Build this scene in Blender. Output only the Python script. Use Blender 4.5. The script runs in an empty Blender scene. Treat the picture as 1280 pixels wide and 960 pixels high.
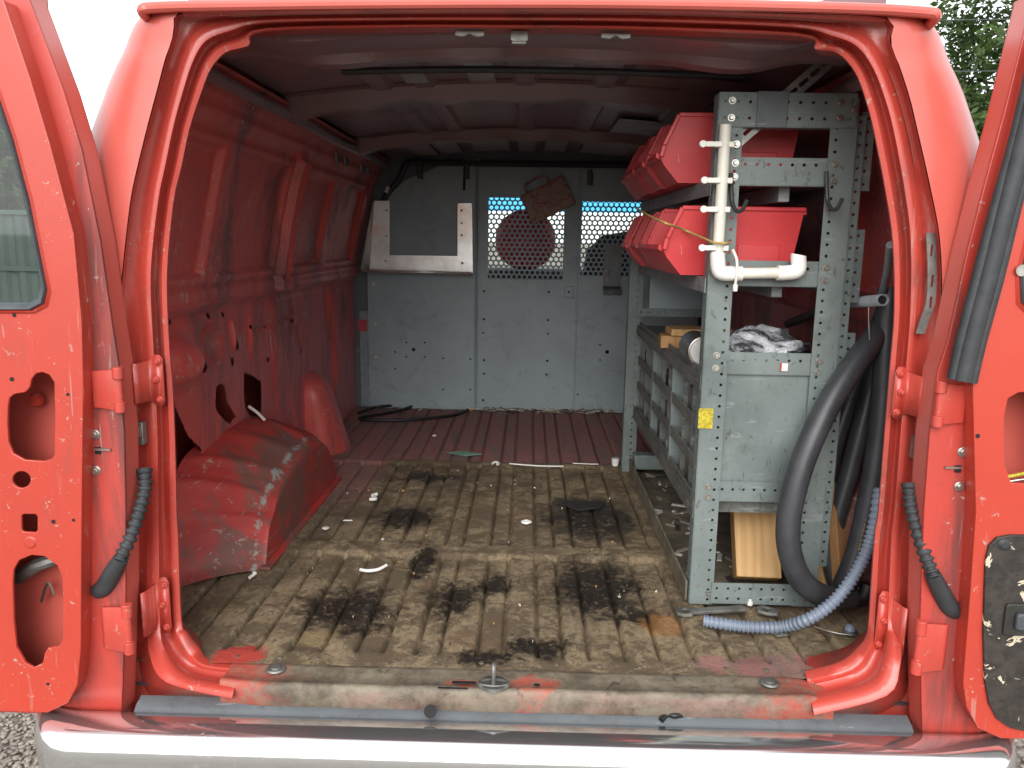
import bpy, bmesh, math, random
from mathutils import Vector, Matrix, noise as mnoise
random.seed(7)
R_ = math.radians
scene = bpy.context.scene
col = scene.collection

# ------------------------------------------------------------------ camera
F, VPX, VPY, ROLL, D0, FZ = 1000.0, 662.0, 300.0, R_(1.1), 1.52, 0.72
CAM = Vector((0, -D0, FZ + 0.87))
_v = Vector((VPX - 640, 480 - VPY, -F)).normalized()          # world +Y seen by the camera
_u = Vector((math.sin(ROLL), math.cos(ROLL), 0)); _u = (_u - _v * _u.dot(_v)).normalized()
_r = _v.cross(_u)
RM = Matrix((_r, _v, _u))                                      # camera vector -> world vector
cd = bpy.data.cameras.new('camera'); cam = bpy.data.objects.new('camera', cd); col.objects.link(cam)
cam.matrix_world = Matrix.Translation(CAM) @ RM.to_4x4()
cd.sensor_width = 36; cd.lens = 36 * F / 1280; cd.clip_start = 0.05; cd.clip_end = 800
scene.camera = cam
scene.render.resolution_x, scene.render.resolution_y = 1024, 768

# ------------------------------------------------------------------ sky and sun (overcast)
W = bpy.data.worlds.new('World'); scene.world = W; W.use_nodes = True
wn = W.node_tree; wn.nodes.clear()
sky = wn.nodes.new('ShaderNodeTexSky'); sky.sky_type = 'NISHITA'; sky.sun_disc = False
SUN_EL, SUN_AZ = R_(32), R_(187)
sky.sun_elevation = SUN_EL; sky.sun_rotation = SUN_AZ; sky.dust_density = 1.5; sky.air_density = 1.0; sky.ozone_density = 0.4
hs = wn.nodes.new('ShaderNodeHueSaturation'); hs.inputs['Saturation'].default_value = 0.16
bg = wn.nodes.new('ShaderNodeBackground'); bg.inputs['Strength'].default_value = 0.15
wo = wn.nodes.new('ShaderNodeOutputWorld')
wn.links.new(sky.outputs[0], hs.inputs['Color']); oc = wn.nodes.new('ShaderNodeMix'); oc.data_type = 'RGBA'; oc.inputs[0].default_value = .6; oc.inputs[7].default_value = (5.0, 5.1, 5.2, 1)   # even overcast veil over the clear sky
wn.links.new(hs.outputs[0], oc.inputs[6]); wn.links.new(oc.outputs[2], bg.inputs['Color']); wn.links.new(bg.outputs[0], wo.inputs[0])
sl = bpy.data.lights.new('sun', 'SUN'); sl.energy = 1.2; sl.angle = R_(50); sl.color = (1, .97, .93)
sun = bpy.data.objects.new('sun', sl); col.objects.link(sun)
sd = Vector((math.sin(SUN_AZ) * math.cos(SUN_EL), math.cos(SUN_AZ) * math.cos(SUN_EL), math.sin(SUN_EL)))
sun.rotation_euler = sd.to_track_quat('Z', 'Y').to_euler(); sun.location = (0, -6, 9)
vs = scene.view_settings; vs.view_transform = 'Standard'; vs.look = 'None'; vs.gamma = 1; vs.use_curve_mapping = False
vs.exposure = 1.2
scene.render.engine = 'CYCLES'
scene.cycles.max_bounces = 10; scene.cycles.diffuse_bounces = 4; scene.cycles.transparent_max_bounces = 8; scene.cycles.glossy_bounces = 3; scene.cycles.caustics_reflective = False; scene.cycles.caustics_refractive = False

# ------------------------------------------------------------------ helpers
def P(x, y, X=None, Y=None, Z=None):
    """point on the plane X, Y or Z (height over the load floor) that photo pixel (x, y) looks at"""
    d = RM @ Vector((x - 640, 480 - y, -F))
    t = (Y - CAM.y) / d.y if Y is not None else (X - CAM.x) / d.x if X is not None else (Z + FZ - CAM.z) / d.z
    return CAM + d * t
def XH(x, y, Y):
    p = P(x, y, Y=Y); return (p.x, p.z - FZ)
def V(x, y, h): return Vector((x, y, h + FZ))
def interp(t, pts):
    if t <= pts[0][0]: return pts[0][1]
    for (a, b), (c, d) in zip(pts, pts[1:]):
        if t <= c: return b + (d - b) * (t - a) / (c - a) if c > a else d
    return pts[-1][1]
def smooth(a, b, t):
    t = max(0, min(1, (t - a) / (b - a))); return t * t * (3 - 2 * t)
def catmull(pts, n=6):
    pts = [Vector(p) for p in pts]; out = []
    for i in range(len(pts) - 1):
        p0, p1, p2, p3 = pts[max(i-1, 0)], pts[i], pts[i+1], pts[min(i+2, len(pts)-1)]
        for k in range(n):
            t = k / n
            out.append(.5 * ((2*p1) + (p2-p0)*t + (2*p0-5*p1+4*p2-p3)*t*t + (3*p1-p0-3*p2+p3)*t**3))
    out.append(pts[-1]); return out

class MB:
    def __init__(s): s.v = []; s.f = []
    def add(s, vs, fs, M=None):
        b = len(s.v); s.v += [M @ Vector(v) if M else Vector(v) for v in vs]; s.f += [tuple(i + b for i in f) for f in fs]; return s
    def box(s, lo, hi, M=None):
        x0, y0, z0 = lo; x1, y1, z1 = hi
        return s.add([(x0,y0,z0),(x1,y0,z0),(x1,y1,z0),(x0,y1,z0),(x0,y0,z1),(x1,y0,z1),(x1,y1,z1),(x0,y1,z1)],
                     [(3,2,1,0),(4,5,6,7),(0,1,5,4),(1,2,6,5),(2,3,7,6),(3,0,4,7)], M)
    def cbox(s, c, size, M=None):
        c = Vector(c); h = Vector(size) / 2; return s.box(c - h, c + h, M)
    def grid(s, rows, closed=False):
        b = len(s.v); n = len(rows[0])
        for r in rows: s.v += [Vector(p) for p in r]
        for i in range(len(rows) - 1):
            for j in range(n if closed else n - 1):
                k = (j + 1) % n
                s.f.append((b+i*n+j, b+i*n+k, b+(i+1)*n+k, b+(i+1)*n+j))
        return s
    def tube(s, pts, r, n=10, cap=True, squash=None):
        pts = [Vector(p) for p in pts]; rr = r if isinstance(r, (list, tuple)) else [r] * len(pts)
        t0 = (pts[1] - pts[0]).normalized(); a = t0.orthogonal().normalized(); rings = []
        for i, p in enumerate(pts):
            t = (pts[min(i+1, len(pts)-1)] - pts[max(i-1, 0)]).normalized()
            a = (a - t * a.dot(t)).normalized(); c = t.cross(a)
            rings.append([p + (a * math.cos(2*math.pi*k/n) + c * math.sin(2*math.pi*k/n)) * rr[i] for k in range(n)])
        b = len(s.v); s.grid(rings, True)
        if cap:
            s.f.append(tuple(range(b + n - 1, b - 1, -1))); e = len(s.v); s.f.append(tuple(range(e - n, e)))
        return s
    def disc(s, c, axis, r, t, n=16, r2=None):
        c = Vector(c); ax = Vector(axis).normalized(); return s.tube([c, c + ax * t], [r, r2 or r], n)
    def prism(s, poly, f, d):
        """poly of 2-D points; f maps (u, v) to a 3-D point; d is the extrusion vector"""
        d = Vector(d); n = len(poly); a = [Vector(f(*p)) for p in poly]; b = [p + d for p in a]
        return s.add(a + b, [tuple(range(n)), tuple(range(2*n - 1, n - 1, -1))] + [(i, i + n, (i+1) % n + n, (i+1) % n) for i in range(n)])
    def build(s, name, mat, parent=None, ang=35, bevel=0, solid=0, fix=True, seg=2, flat=False):
        me = bpy.data.meshes.new(name); me.from_pydata([tuple(v) for v in s.v], [], s.f)
        return finish(me, name, mat, parent, ang, bevel, solid, fix, seg, flat)

def finish(me, name, mat, parent=None, ang=35, bevel=0, solid=0, fix=True, seg=2, flat=False):
    if fix:
        bm = bmesh.new(); bm.from_mesh(me); bmesh.ops.recalc_face_normals(bm, faces=bm.faces); bm.to_mesh(me); bm.free()
    me.materials.append(mat if not isinstance(mat, str) else M[mat])
    if not flat:
        for p in me.polygons: p.use_smooth = True
        me.set_sharp_from_angle(angle=R_(ang))
    o = bpy.data.objects.new(name, me); col.objects.link(o)
    if solid:
        m = o.modifiers.new('solid', 'SOLIDIFY'); m.thickness = solid; m.offset = 0
    if bevel:
        m = o.modifiers.new('bevel', 'BEVEL'); m.width = bevel; m.segments = seg; m.limit_method = 'ANGLE'; m.angle_limit = R_(40)
    if parent: adopt(o, parent)
    return o
def adopt(o, parent):
    o.parent = parent; pm = Matrix.Identity(4); q = parent
    while q: pm = q.matrix_basis @ pm if q.parent is None else q.matrix_parent_inverse @ q.matrix_basis @ pm; q = q.parent
    o.matrix_parent_inverse = pm.inverted()
def tag(o, label, cat, group=None, kind=None):
    o['label'] = label; o['category'] = cat
    if group: o['group'] = group
    if kind: o['kind'] = kind
    return o
def thing(name, label, cat, loc=(0, 0, 0), group=None):
    o = bpy.data.objects.new(name, None); o.location = loc; o.empty_display_size = .05; col.objects.link(o); return tag(o, label, cat, group)
def struct(o, kind='structure'):
    o['kind'] = kind; return o
def copy_tree(o, parent=None):
    c = o.copy(); col.objects.link(c)
    if parent: c.parent = parent
    for ch in list(o.children): copy_tree(ch, c)
    return c
def plate(outline, holes=(), t=.003, bev=0.0):
    """flat sheet with real openings: mesh in local XY, thickness along Z"""
    cu = bpy.data.curves.new('plate', 'CURVE'); cu.dimensions = '2D'; cu.fill_mode = 'BOTH'; cu.extrude = t / 2; cu.bevel_depth = bev; cu.bevel_resolution = 1
    for loop in [outline] + list(holes):
        sp = cu.splines.new('POLY'); sp.points.add(len(loop) - 1); sp.use_cyclic_u = True
        for q, p in zip(sp.points, loop): q.co = (p[0], p[1], 0, 1)
    ob = bpy.data.objects.new('plate', cu); col.objects.link(ob)
    dg = bpy.context.evaluated_depsgraph_get(); me = bpy.data.meshes.new_from_object(ob.evaluated_get(dg))
    bpy.data.objects.remove(ob); bpy.data.curves.remove(cu); return me
def plateXZ(name, mat, outline, holes, y, parent, t=.003, bev=0.0, **k):
    """plate standing in the XZ plane at depth y, outline in (X, height over floor)"""
    me = plate(outline, holes, t, bev)
    me.transform(Matrix(((1,0,0,0),(0,0,-1,y),(0,1,0,FZ),(0,0,0,1))))
    return finish(me, name, mat, parent, **k)
def circle(cx, cy, r, n=20, sx=1): return [(cx + sx*r*math.cos(2*math.pi*i/n), cy + r*math.sin(2*math.pi*i/n)) for i in range(n)]
def rrect(x0, y0, x1, y1, r, n=5):
    out = []
    for cx, cy, a in ((x1-r, y1-r, 0), (x0+r, y1-r, 90), (x0+r, y0+r, 180), (x1-r, y0+r, 270)):
        for k in range(n + 1):
            t = R_(a + 90*k/n); out.append((cx + r*math.cos(t), cy + r*math.sin(t)))
    return out

# ------------------------------------------------------------------ materials
class N:
    def __init__(s, name):
        s.m = bpy.data.materials.new(name); s.m.use_nodes = True; s.t = s.m.node_tree; s.b = s.t.nodes['Principled BSDF']
        s.co = s.t.nodes.new('ShaderNodeTexCoord').outputs['Object']; s.out = s.t.nodes['Material Output']; s.cache = {}
    def n(s, k, **kw):
        q = s.t.nodes.new(k)
        for a, b in kw.items(): setattr(q, a, b)
        return q
    def put(s, sock, v):
        if hasattr(v, 'is_output'): s.t.links.new(v, sock)
        elif isinstance(v, (tuple, list)) and len(v) == 3 and sock.type == 'RGBA': sock.default_value = (*v, 1)
        else: sock.default_value = v
    def math(s, op, a, b=0.0, clamp=False):
        q = s.n('ShaderNodeMath', operation=op, use_clamp=clamp); s.put(q.inputs[0], a); s.put(q.inputs[1], b); return q.outputs[0]
    def scale(s, v, sc, off=(0,0,0)):
        q = s.n('ShaderNodeMapping'); s.put(q.inputs['Vector'], v); q.inputs['Scale'].default_value = sc; q.inputs['Location'].default_value = off; return q.outputs[0]
    def noise(s, sc=5, det=4, rough=.6, dist=0.0, co=None, stretch=None, off=(0,0,0)):
        q = s.n('ShaderNodeTexNoise'); c = co or s.co
        if stretch or off != (0,0,0): c = s.scale(c, stretch or (1,1,1), off)
        s.put(q.inputs['Vector'], c); q.inputs['Scale'].default_value = sc; q.inputs['Detail'].default_value = min(det, 5)
        q.inputs['Roughness'].default_value = rough; q.inputs['Distortion'].default_value = dist; return q.outputs['Fac']
    def voro(s, sc=5, co=None, feat='F1', out='Distance', stretch=None):
        q = s.n('ShaderNodeTexVoronoi', feature=feat); c = co or s.co
        if stretch: c = s.scale(c, stretch)
        s.put(q.inputs['Vector'], c); q.inputs['Scale'].default_value = sc; return q.outputs[out]
    def step(s, v, a, b):
        q = s.n('ShaderNodeMapRange', interpolation_type='SMOOTHSTEP'); s.put(q.inputs['Value'], v); q.inputs['From Min'].default_value = a; q.inputs['From Max'].default_value = b
        return q.outputs[0]
    def mix(s, f, a, b):
        q = s.n('ShaderNodeMix', data_type='RGBA'); s.put(q.inputs[0], f); s.put(q.inputs[6], a); s.put(q.inputs[7], b); return q.outputs[2]
    def sep(s, v=None):
        q = s.n('ShaderNodeSeparateXYZ'); s.put(q.inputs[0], v or s.co); return q.outputs
    def spot(s, cx, cy, rx, ry, wob=.5, sc=9, edge=.5):
        """0..1 stain of irregular outline on the floor, centred at (cx, cy)"""
        x, y, z = s.sep()
        dx = s.math('MULTIPLY', s.math('SUBTRACT', x, cx), 1/rx); dy = s.math('MULTIPLY', s.math('SUBTRACT', y, cy), 1/ry)
        d = s.math('SQRT', s.math('ADD', s.math('MULTIPLY', dx, dx), s.math('MULTIPLY', dy, dy)))
        nz = s.cache.setdefault(sc, None) or s.noise(sc, 9, .76, .5); s.cache[sc] = nz
        d = s.math('ADD', d, s.math('MULTIPLY', s.math('SUBTRACT', nz, .5), wob * 6))
        return s.step(d, 1 + edge * .5, 1 - edge * .5)
    def bump(s, h, st=.3, dist=.01):
        q = s.n('ShaderNodeBump'); s.put(q.inputs['Height'], h); q.inputs['Strength'].default_value = st; q.inputs['Distance'].default_value = dist
        s.t.links.new(q.outputs[0], s.b.inputs['Normal'])
    def fin(s, c=None, rough=None, metal=None, **k):
        if c is not None: s.put(s.b.inputs['Base Color'], c)
        if rough is not None: s.put(s.b.inputs['Roughness'], rough)
        if metal is not None: s.put(s.b.inputs['Metallic'], metal)
        for a, b in k.items(): s.put(s.b.inputs[a], b)
        return s.m
M = {}
def red_paint(key, base, alt, chips=.68, grime=.5, rough=.38, coat=.25, chipcol=(.42,.36,.33), gcol=(.09,.05,.04), stretch=(1,1,.35), veil_sheen=0.0, scuff=.38):
    n = N(key); c = n.mix(n.step(n.noise(2.2, 5, .6), .3, .75), base, alt)
    g = n.step(n.noise(5, 8, .68, .3, stretch=stretch), .86 - grime * .5, 1.02 - grime * .45); c = n.mix(n.math('MULTIPLY', g, .75), c, gcol)
    g2 = n.step(n.noise(23, 5, .7), .58, .8); c = n.mix(n.math('MULTIPLY', g2, grime * .5), c, gcol)
    ch = n.math('MULTIPLY', n.step(n.noise(75, 5, .72, .6), chips, chips + .03), n.step(n.noise(6.5, 4, .6, off=(3,1,2)), .47, .6))
    sc = n.math('MULTIPLY', n.step(n.noise(70, 2, .5, 1.2, stretch=(1.4, 1.4, .07), off=(5,2,9)), chips + .035, chips + .055), n.step(n.noise(5, 3, .5, off=(1,8,2)), .48, .6)); ch = n.math('MAXIMUM', ch, n.math('MULTIPLY', sc, scuff))
    c = n.mix(ch, c, chipcol)
    r = n.math('ADD', rough, n.math('MULTIPLY', n.noise(9, 5, .6), .22)); r = n.math('ADD', r, n.math('MULTIPLY', g, .2))
    n.bump(n.math('ADD', n.noise(7, 2, .5), n.math('MULTIPLY', n.noise(90, 2, .6), .12)), .12, .012)
    M[key] = n.fin(c, r, **{'Coat Weight': coat, 'Coat Roughness': .25, 'Sheen Weight': veil_sheen, 'Sheen Roughness': .5, 'Sheen Tint': (.75,.80,1.0)}); return M[key]  # bluish sheen puts the veiling glare of the bright sky into the paint
red_paint('red', (.55,.105,.080), (.50,.092,.070), .72, .18, .26, .55)
red_paint('red_door', (.47,.047,.025), (.40,.040,.024), .625, .52, .30, .35, (.40,.30,.25))
red_paint('red_flange', (.48,.050,.034), (.41,.044,.032), .64, .80, .36, .3, gcol=(.06,.035,.034), stretch=(1.6,1,.22))
red_paint('red_jamb', (.51,.062,.042), (.42,.052,.038), .605, .66, .26, .5, (.38,.26,.22), gcol=(.11,.045,.036))
red_paint('red_inside', (.60,.080,.062), (.46,.066,.056), .60, .80, .44, .2, (.42,.32,.30), (.11,.055,.052), veil_sheen=.10, scuff=.8)  # faint sheen imitates glare haze over the inner walls
red_paint('red_roof', (.19,.095,.100), (.16,.092,.102), .66, .6, .30, .4, (.34,.33,.35), (.08,.06,.065), veil_sheen=.12)  # hazy sky glare laid over the roof paint as sheen

def arch_mat():
    n = N('arch'); x, y, z = n.sep()
    c = n.mix(n.step(n.noise(4, 5, .6), .35, .7), (.45,.045,.038), (.33,.038,.034))
    d = n.step(n.math('ADD', n.noise(4.5, 9, .72, .5), n.math('MULTIPLY', n.noise(30, 4, .7, stretch=(.25,1,1)), .22)), .52, .70); c = n.mix(n.math('MULTIPLY', d, .85), c, (.135,.082,.066))
    e = n.step(n.math('ADD', n.math('ABSOLUTE', n.math('ADD', x, .715)), n.math('MULTIPLY', n.math('SUBTRACT', n.noise(26, 5, .75), .5), .10)), .008, -.006); c = n.mix(e, c, (.30,.29,.27))
    s2 = n.step(n.noise(46, 4, .65, 1.0, stretch=(.9,.22,1)), .63, .67); c = n.mix(n.math('MULTIPLY', s2, .6), c, (.36,.3,.27))
    n.bump(n.noise(40, 6, .7), .4, .006); M['arch'] = n.fin(c, .6)
arch_mat()

def floor_mat():
    n = N('load_floor'); x, y, z = n.sep()
    a = n.noise(9, 9, .74, .6); b = n.noise(48, 6, .72, .5, stretch=(1.3,.7,1)); cc = n.noise(2.6, 4, .6, off=(2,5,0)); d_ = n.noise(24, 6, .78, 1.0, off=(8,1,0))
    fl = n.step(n.math('ADD', n.math('MULTIPLY', a, .55), n.math('MULTIPLY', d_, .45)), .455, .545)          # flaking film of dried dirt
    tan = n.mix(fl, (.115,.083,.050), n.mix(n.step(b, .36, .64), (.19,.142,.084), (.28,.215,.130)))
    tan = n.mix(n.math('MULTIPLY', n.step(cc, .46, .66), .40), tan, (.115,.088,.060))
    tan = n.mix(n.math('MULTIPLY', n.step(d_, .585, .64), .75), tan, (.045,.033,.022))
    tan = n.mix(n.math('MULTIPLY', n.step(n.noise(5, 4, .6, off=(1,9,0)), .58, .7), .40), tan, (.22,.115,.07))
    red = n.mix(n.step(n.noise(14, 8, .7, .4, stretch=(1,.35,1)), .42, .66), (.31,.135,.125), (.20,.135,.12))
    red = n.mix(n.step(n.noise(60, 5, .7, stretch=(1,.2,1)), .66, .72), red, (.33,.2,.17))
    yb = n.math('ADD', y, n.math('MULTIPLY', n.math('SUBTRACT', n.noise(16, 5, .7), .5), .10))
    side = n.math('ADD', n.math('MULTIPLY', n.step(n.math('ADD', x, n.math('MULTIPLY', n.math('SUBTRACT', a, .5), .2)), -.50, -.60), .8), 0.0)
    side = n.math('MULTIPLY', side, n.step(y, .9, 1.25))
    rm = n.math('MAXIMUM', n.step(yb, 1.53, 1.59), side); 
    rr = n.spot(.56, .045, .17, .05, .6, 14); rm = n.math('MAXIMUM', rm, n.math('MULTIPLY', rr, .75))
    lr = n.spot(-.60, .035, .05, .05, .35, 16); rm2 = lr
    c = n.mix(rm, tan, red); c = n.mix(rm2, c, (.42,.05,.035))
    oil = None
    for q in ((-.41,.26,.11,.12,.5), (-.385,.91,.09,.10,.5), (.205,.95,.145,.20,.32), (.19,.42,.115,.17,.38), (-.07,.42,.05,.05,.6), (-.08,.055,.06,.035,.6), (.03,.10,.07,.05,.6), (-.17,.33,.06,.09,.6), (.28,.26,.05,.05,.6), (-.36,1.35,.10,.05,.5), (-.28,.56,.03,.1,.6)):
        o = n.spot(*q, sc=19, edge=.8); oil = o if oil is None else n.math('MAXIMUM', oil, o)
    oil = n.math('MULTIPLY', oil, n.step(n.noise(60, 5, .75, .5), .30, .48))
    c = n.mix(n.math('MULTIPLY', oil, .93), c, (.012,.010,.009))
    ru = n.spot(.325, .225, .045, .055, .3, 20); c = n.mix(n.math('MULTIPLY', ru, .6), c, (.32,.15,.05))
    ye = n.spot(-.455, .125, .045, .035, .35, 24); c = n.mix(n.math('MULTIPLY', ye, .4), c, (.34,.25,.11))
    sp = n.step(n.noise(120, 3, .6), .735, .76); c = n.mix(n.math('MULTIPLY', sp, .6), c, (.42,.38,.32))
    r = n.math('SUBTRACT', n.math('ADD', .62, n.math('MULTIPLY', a, .25)), n.math('MULTIPLY', oil, .30))
    n.bump(n.math('ADD', n.math('MULTIPLY', fl, .35), n.math('MULTIPLY', b, .6)), .55, .006)
    M['load_floor'] = n.fin(c, r)
floor_mat()

def sill_mat():
    n = N('sill_dirt'); x, y, z = n.sep(); a = n.noise(7, 8, .7, .4); b = n.noise(40, 6, .7)
    c = n.mix(n.step(n.math('ADD', n.math('MULTIPLY', a, .6), n.math('MULTIPLY', b, .4)), .36, .62), (.085,.068,.048), (.21,.18,.13))
    c = n.mix(n.math('MULTIPLY', n.step(n.noise(15, 6, .7, .8, off=(4,4,4)), .58, .68), .85), c, (.05,.035,.022))
    red = n.step(n.math('ABSOLUTE', n.math('ADD', x, n.math('MULTIPLY', n.math('SUBTRACT', n.noise(9, 5, .7), .5), .5))), .42, .60)
    front = n.step(n.math('ADD', y, n.math('MULTIPLY', n.math('SUBTRACT', n.noise(13, 6, .7, stretch=(.3,1,1)), .5), .05)), -.074, -.086)
    c = n.mix(n.math('MULTIPLY', front, .45), c, (.30,.16,.14))
    patch = n.math('MAXIMUM', n.spot(.02, -.048, .05, .03, .4, 25), n.spot(-.11, -.05, .045, .015, .35, 25))
    c = n.mix(n.math('MULTIPLY', n.math('MAXIMUM', red, patch), .75), c, n.mix(n.step(b, .4, .62), (.46,.06,.04), (.30,.13,.09)))
    n.bump(n.math('ADD', a, b), .4, .006); M['sill_dirt'] = n.fin(c, .62)
sill_mat()

def grey_paint(key, base, alt, rustamt=.72, scr=.66, rough=.5, dirt=(.07,.075,.07)):
    n = N(key); c = n.mix(n.step(n.noise(5, 6, .6), .35, .7), base, alt)
    c = n.mix(n.math('MULTIPLY', n.step(n.noise(9, 8, .72, .5), .52, .72), .55), c, dirt)
    s = n.step(n.noise(65, 5, .68, 1.0, stretch=(1,1,.45)), scr, scr + .05); c = n.mix(n.math('MULTIPLY', s, .6), c, (.045,.048,.048))
    s = n.step(n.noise(60, 4, .6, .8, stretch=(.2,1,1), off=(4,7,1)), scr + .03, scr + .07); c = n.mix(n.math('MULTIPLY', s, .3), c, (.33,.35,.34))
    ru = n.step(n.noise(7, 8, .75, .4, off=(9,3,5)), rustamt, rustamt + .05); c = n.mix(ru, c, n.mix(n.noise(60, 3), (.13,.05,.02), (.26,.12,.05)))
    n.bump(n.noise(60, 5, .65), .12, .004)
    M[key] = n.fin(c, n.math('ADD', rough - .1, n.math('MULTIPLY', n.noise(12, 5), .25)), **{'Specular IOR Level': .5})
grey_paint('rack_grey', (.165,.198,.190), (.110,.135,.130), .66, .60)
grey_paint('cabinet_grey', (.13,.135,.122), (.09,.092,.082), .70, .54, .6, (.045,.04,.034))
grey_paint('panel_grey', (.29,.35,.375), (.255,.31,.335), .9, .74, .42, (.17,.205,.22))
grey_paint('worn_grey', (.22,.235,.24), (.15,.16,.165), .8, .60, .5)
grey_paint('under_grey', (.11,.125,.135), (.08,.09,.10), .8, .62, .5, (.05,.05,.05))

def simple(key, c, rough=.5, metal=0.0, var=.15, bump=.1, sc=20, **k):
    n = N(key); d = tuple(v * (1 - var * 2) for v in c); f = n.noise(sc, 5, .65)
    cc = n.mix(n.step(f, .3, .7), d, c); n.bump(n.noise(sc * 3, 4, .6), bump, .004)
    M[key] = n.fin(cc, n.math('ADD', rough - .08, n.math('MULTIPLY', n.noise(sc * .7, 4), .16)), metal, **k); return M[key]
simple('rubber', (.035,.038,.042), .6, bump=.2, sc=30)
simple('rubber_grey', (.075,.085,.095), .55, bump=.25, sc=14)
simple('hose_black', (.050,.053,.060), .42, bump=.15, sc=12, var=.2)
simple('conduit', (.20,.24,.31), .38, sc=9)
simple('steel', (.50,.50,.49), .35, 1.0, var=.2)
simple('dull_steel', (.34,.34,.32), .5, .8, var=.25)
simple('dark_steel', (.06,.06,.06), .5, .5)
simple('bolt_zinc', (.55,.53,.48), .38, 1.0)
simple('pvc', (.72,.69,.60), .42, var=.10, sc=14)
simple('pvc_white', (.80,.79,.75), .35, var=.05)
simple('pvc_grey', (.26,.29,.31), .45)
simple('tie', (.70,.69,.62), .45, var=.05)
simple('white_scrap', (.75,.74,.70), .5, var=.08)
simple('green_paper', (.22,.40,.31), .6)
simple('clear_cap', (.5,.5,.47), .3, var=.1)
simple('cord', (.52,.36,.12), .7, bump=.5, sc=90)
simple('black_trim', (.028,.026,.024), .55, bump=.3, sc=25)
simple('seat_cloth', (.035,.045,.06), .8, bump=.3, sc=40)
simple('cushion_red', (.55,.05,.07), .55, sc=12)
simple('dash', (.02,.022,.026), .6)
simple('yellow', (.58,.47,.03), .5, var=.3, sc=130)
simple('hole_dark', (.008,.008,.008), .8)
simple('wire_black', (.012,.012,.013), .45)
simple('tyre', (.02,.02,.02), .75)
simple('amber', (.62,.36,.05), .4)
simple('bark', (.10,.08,.06), .9, bump=.8, sc=12)

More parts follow.
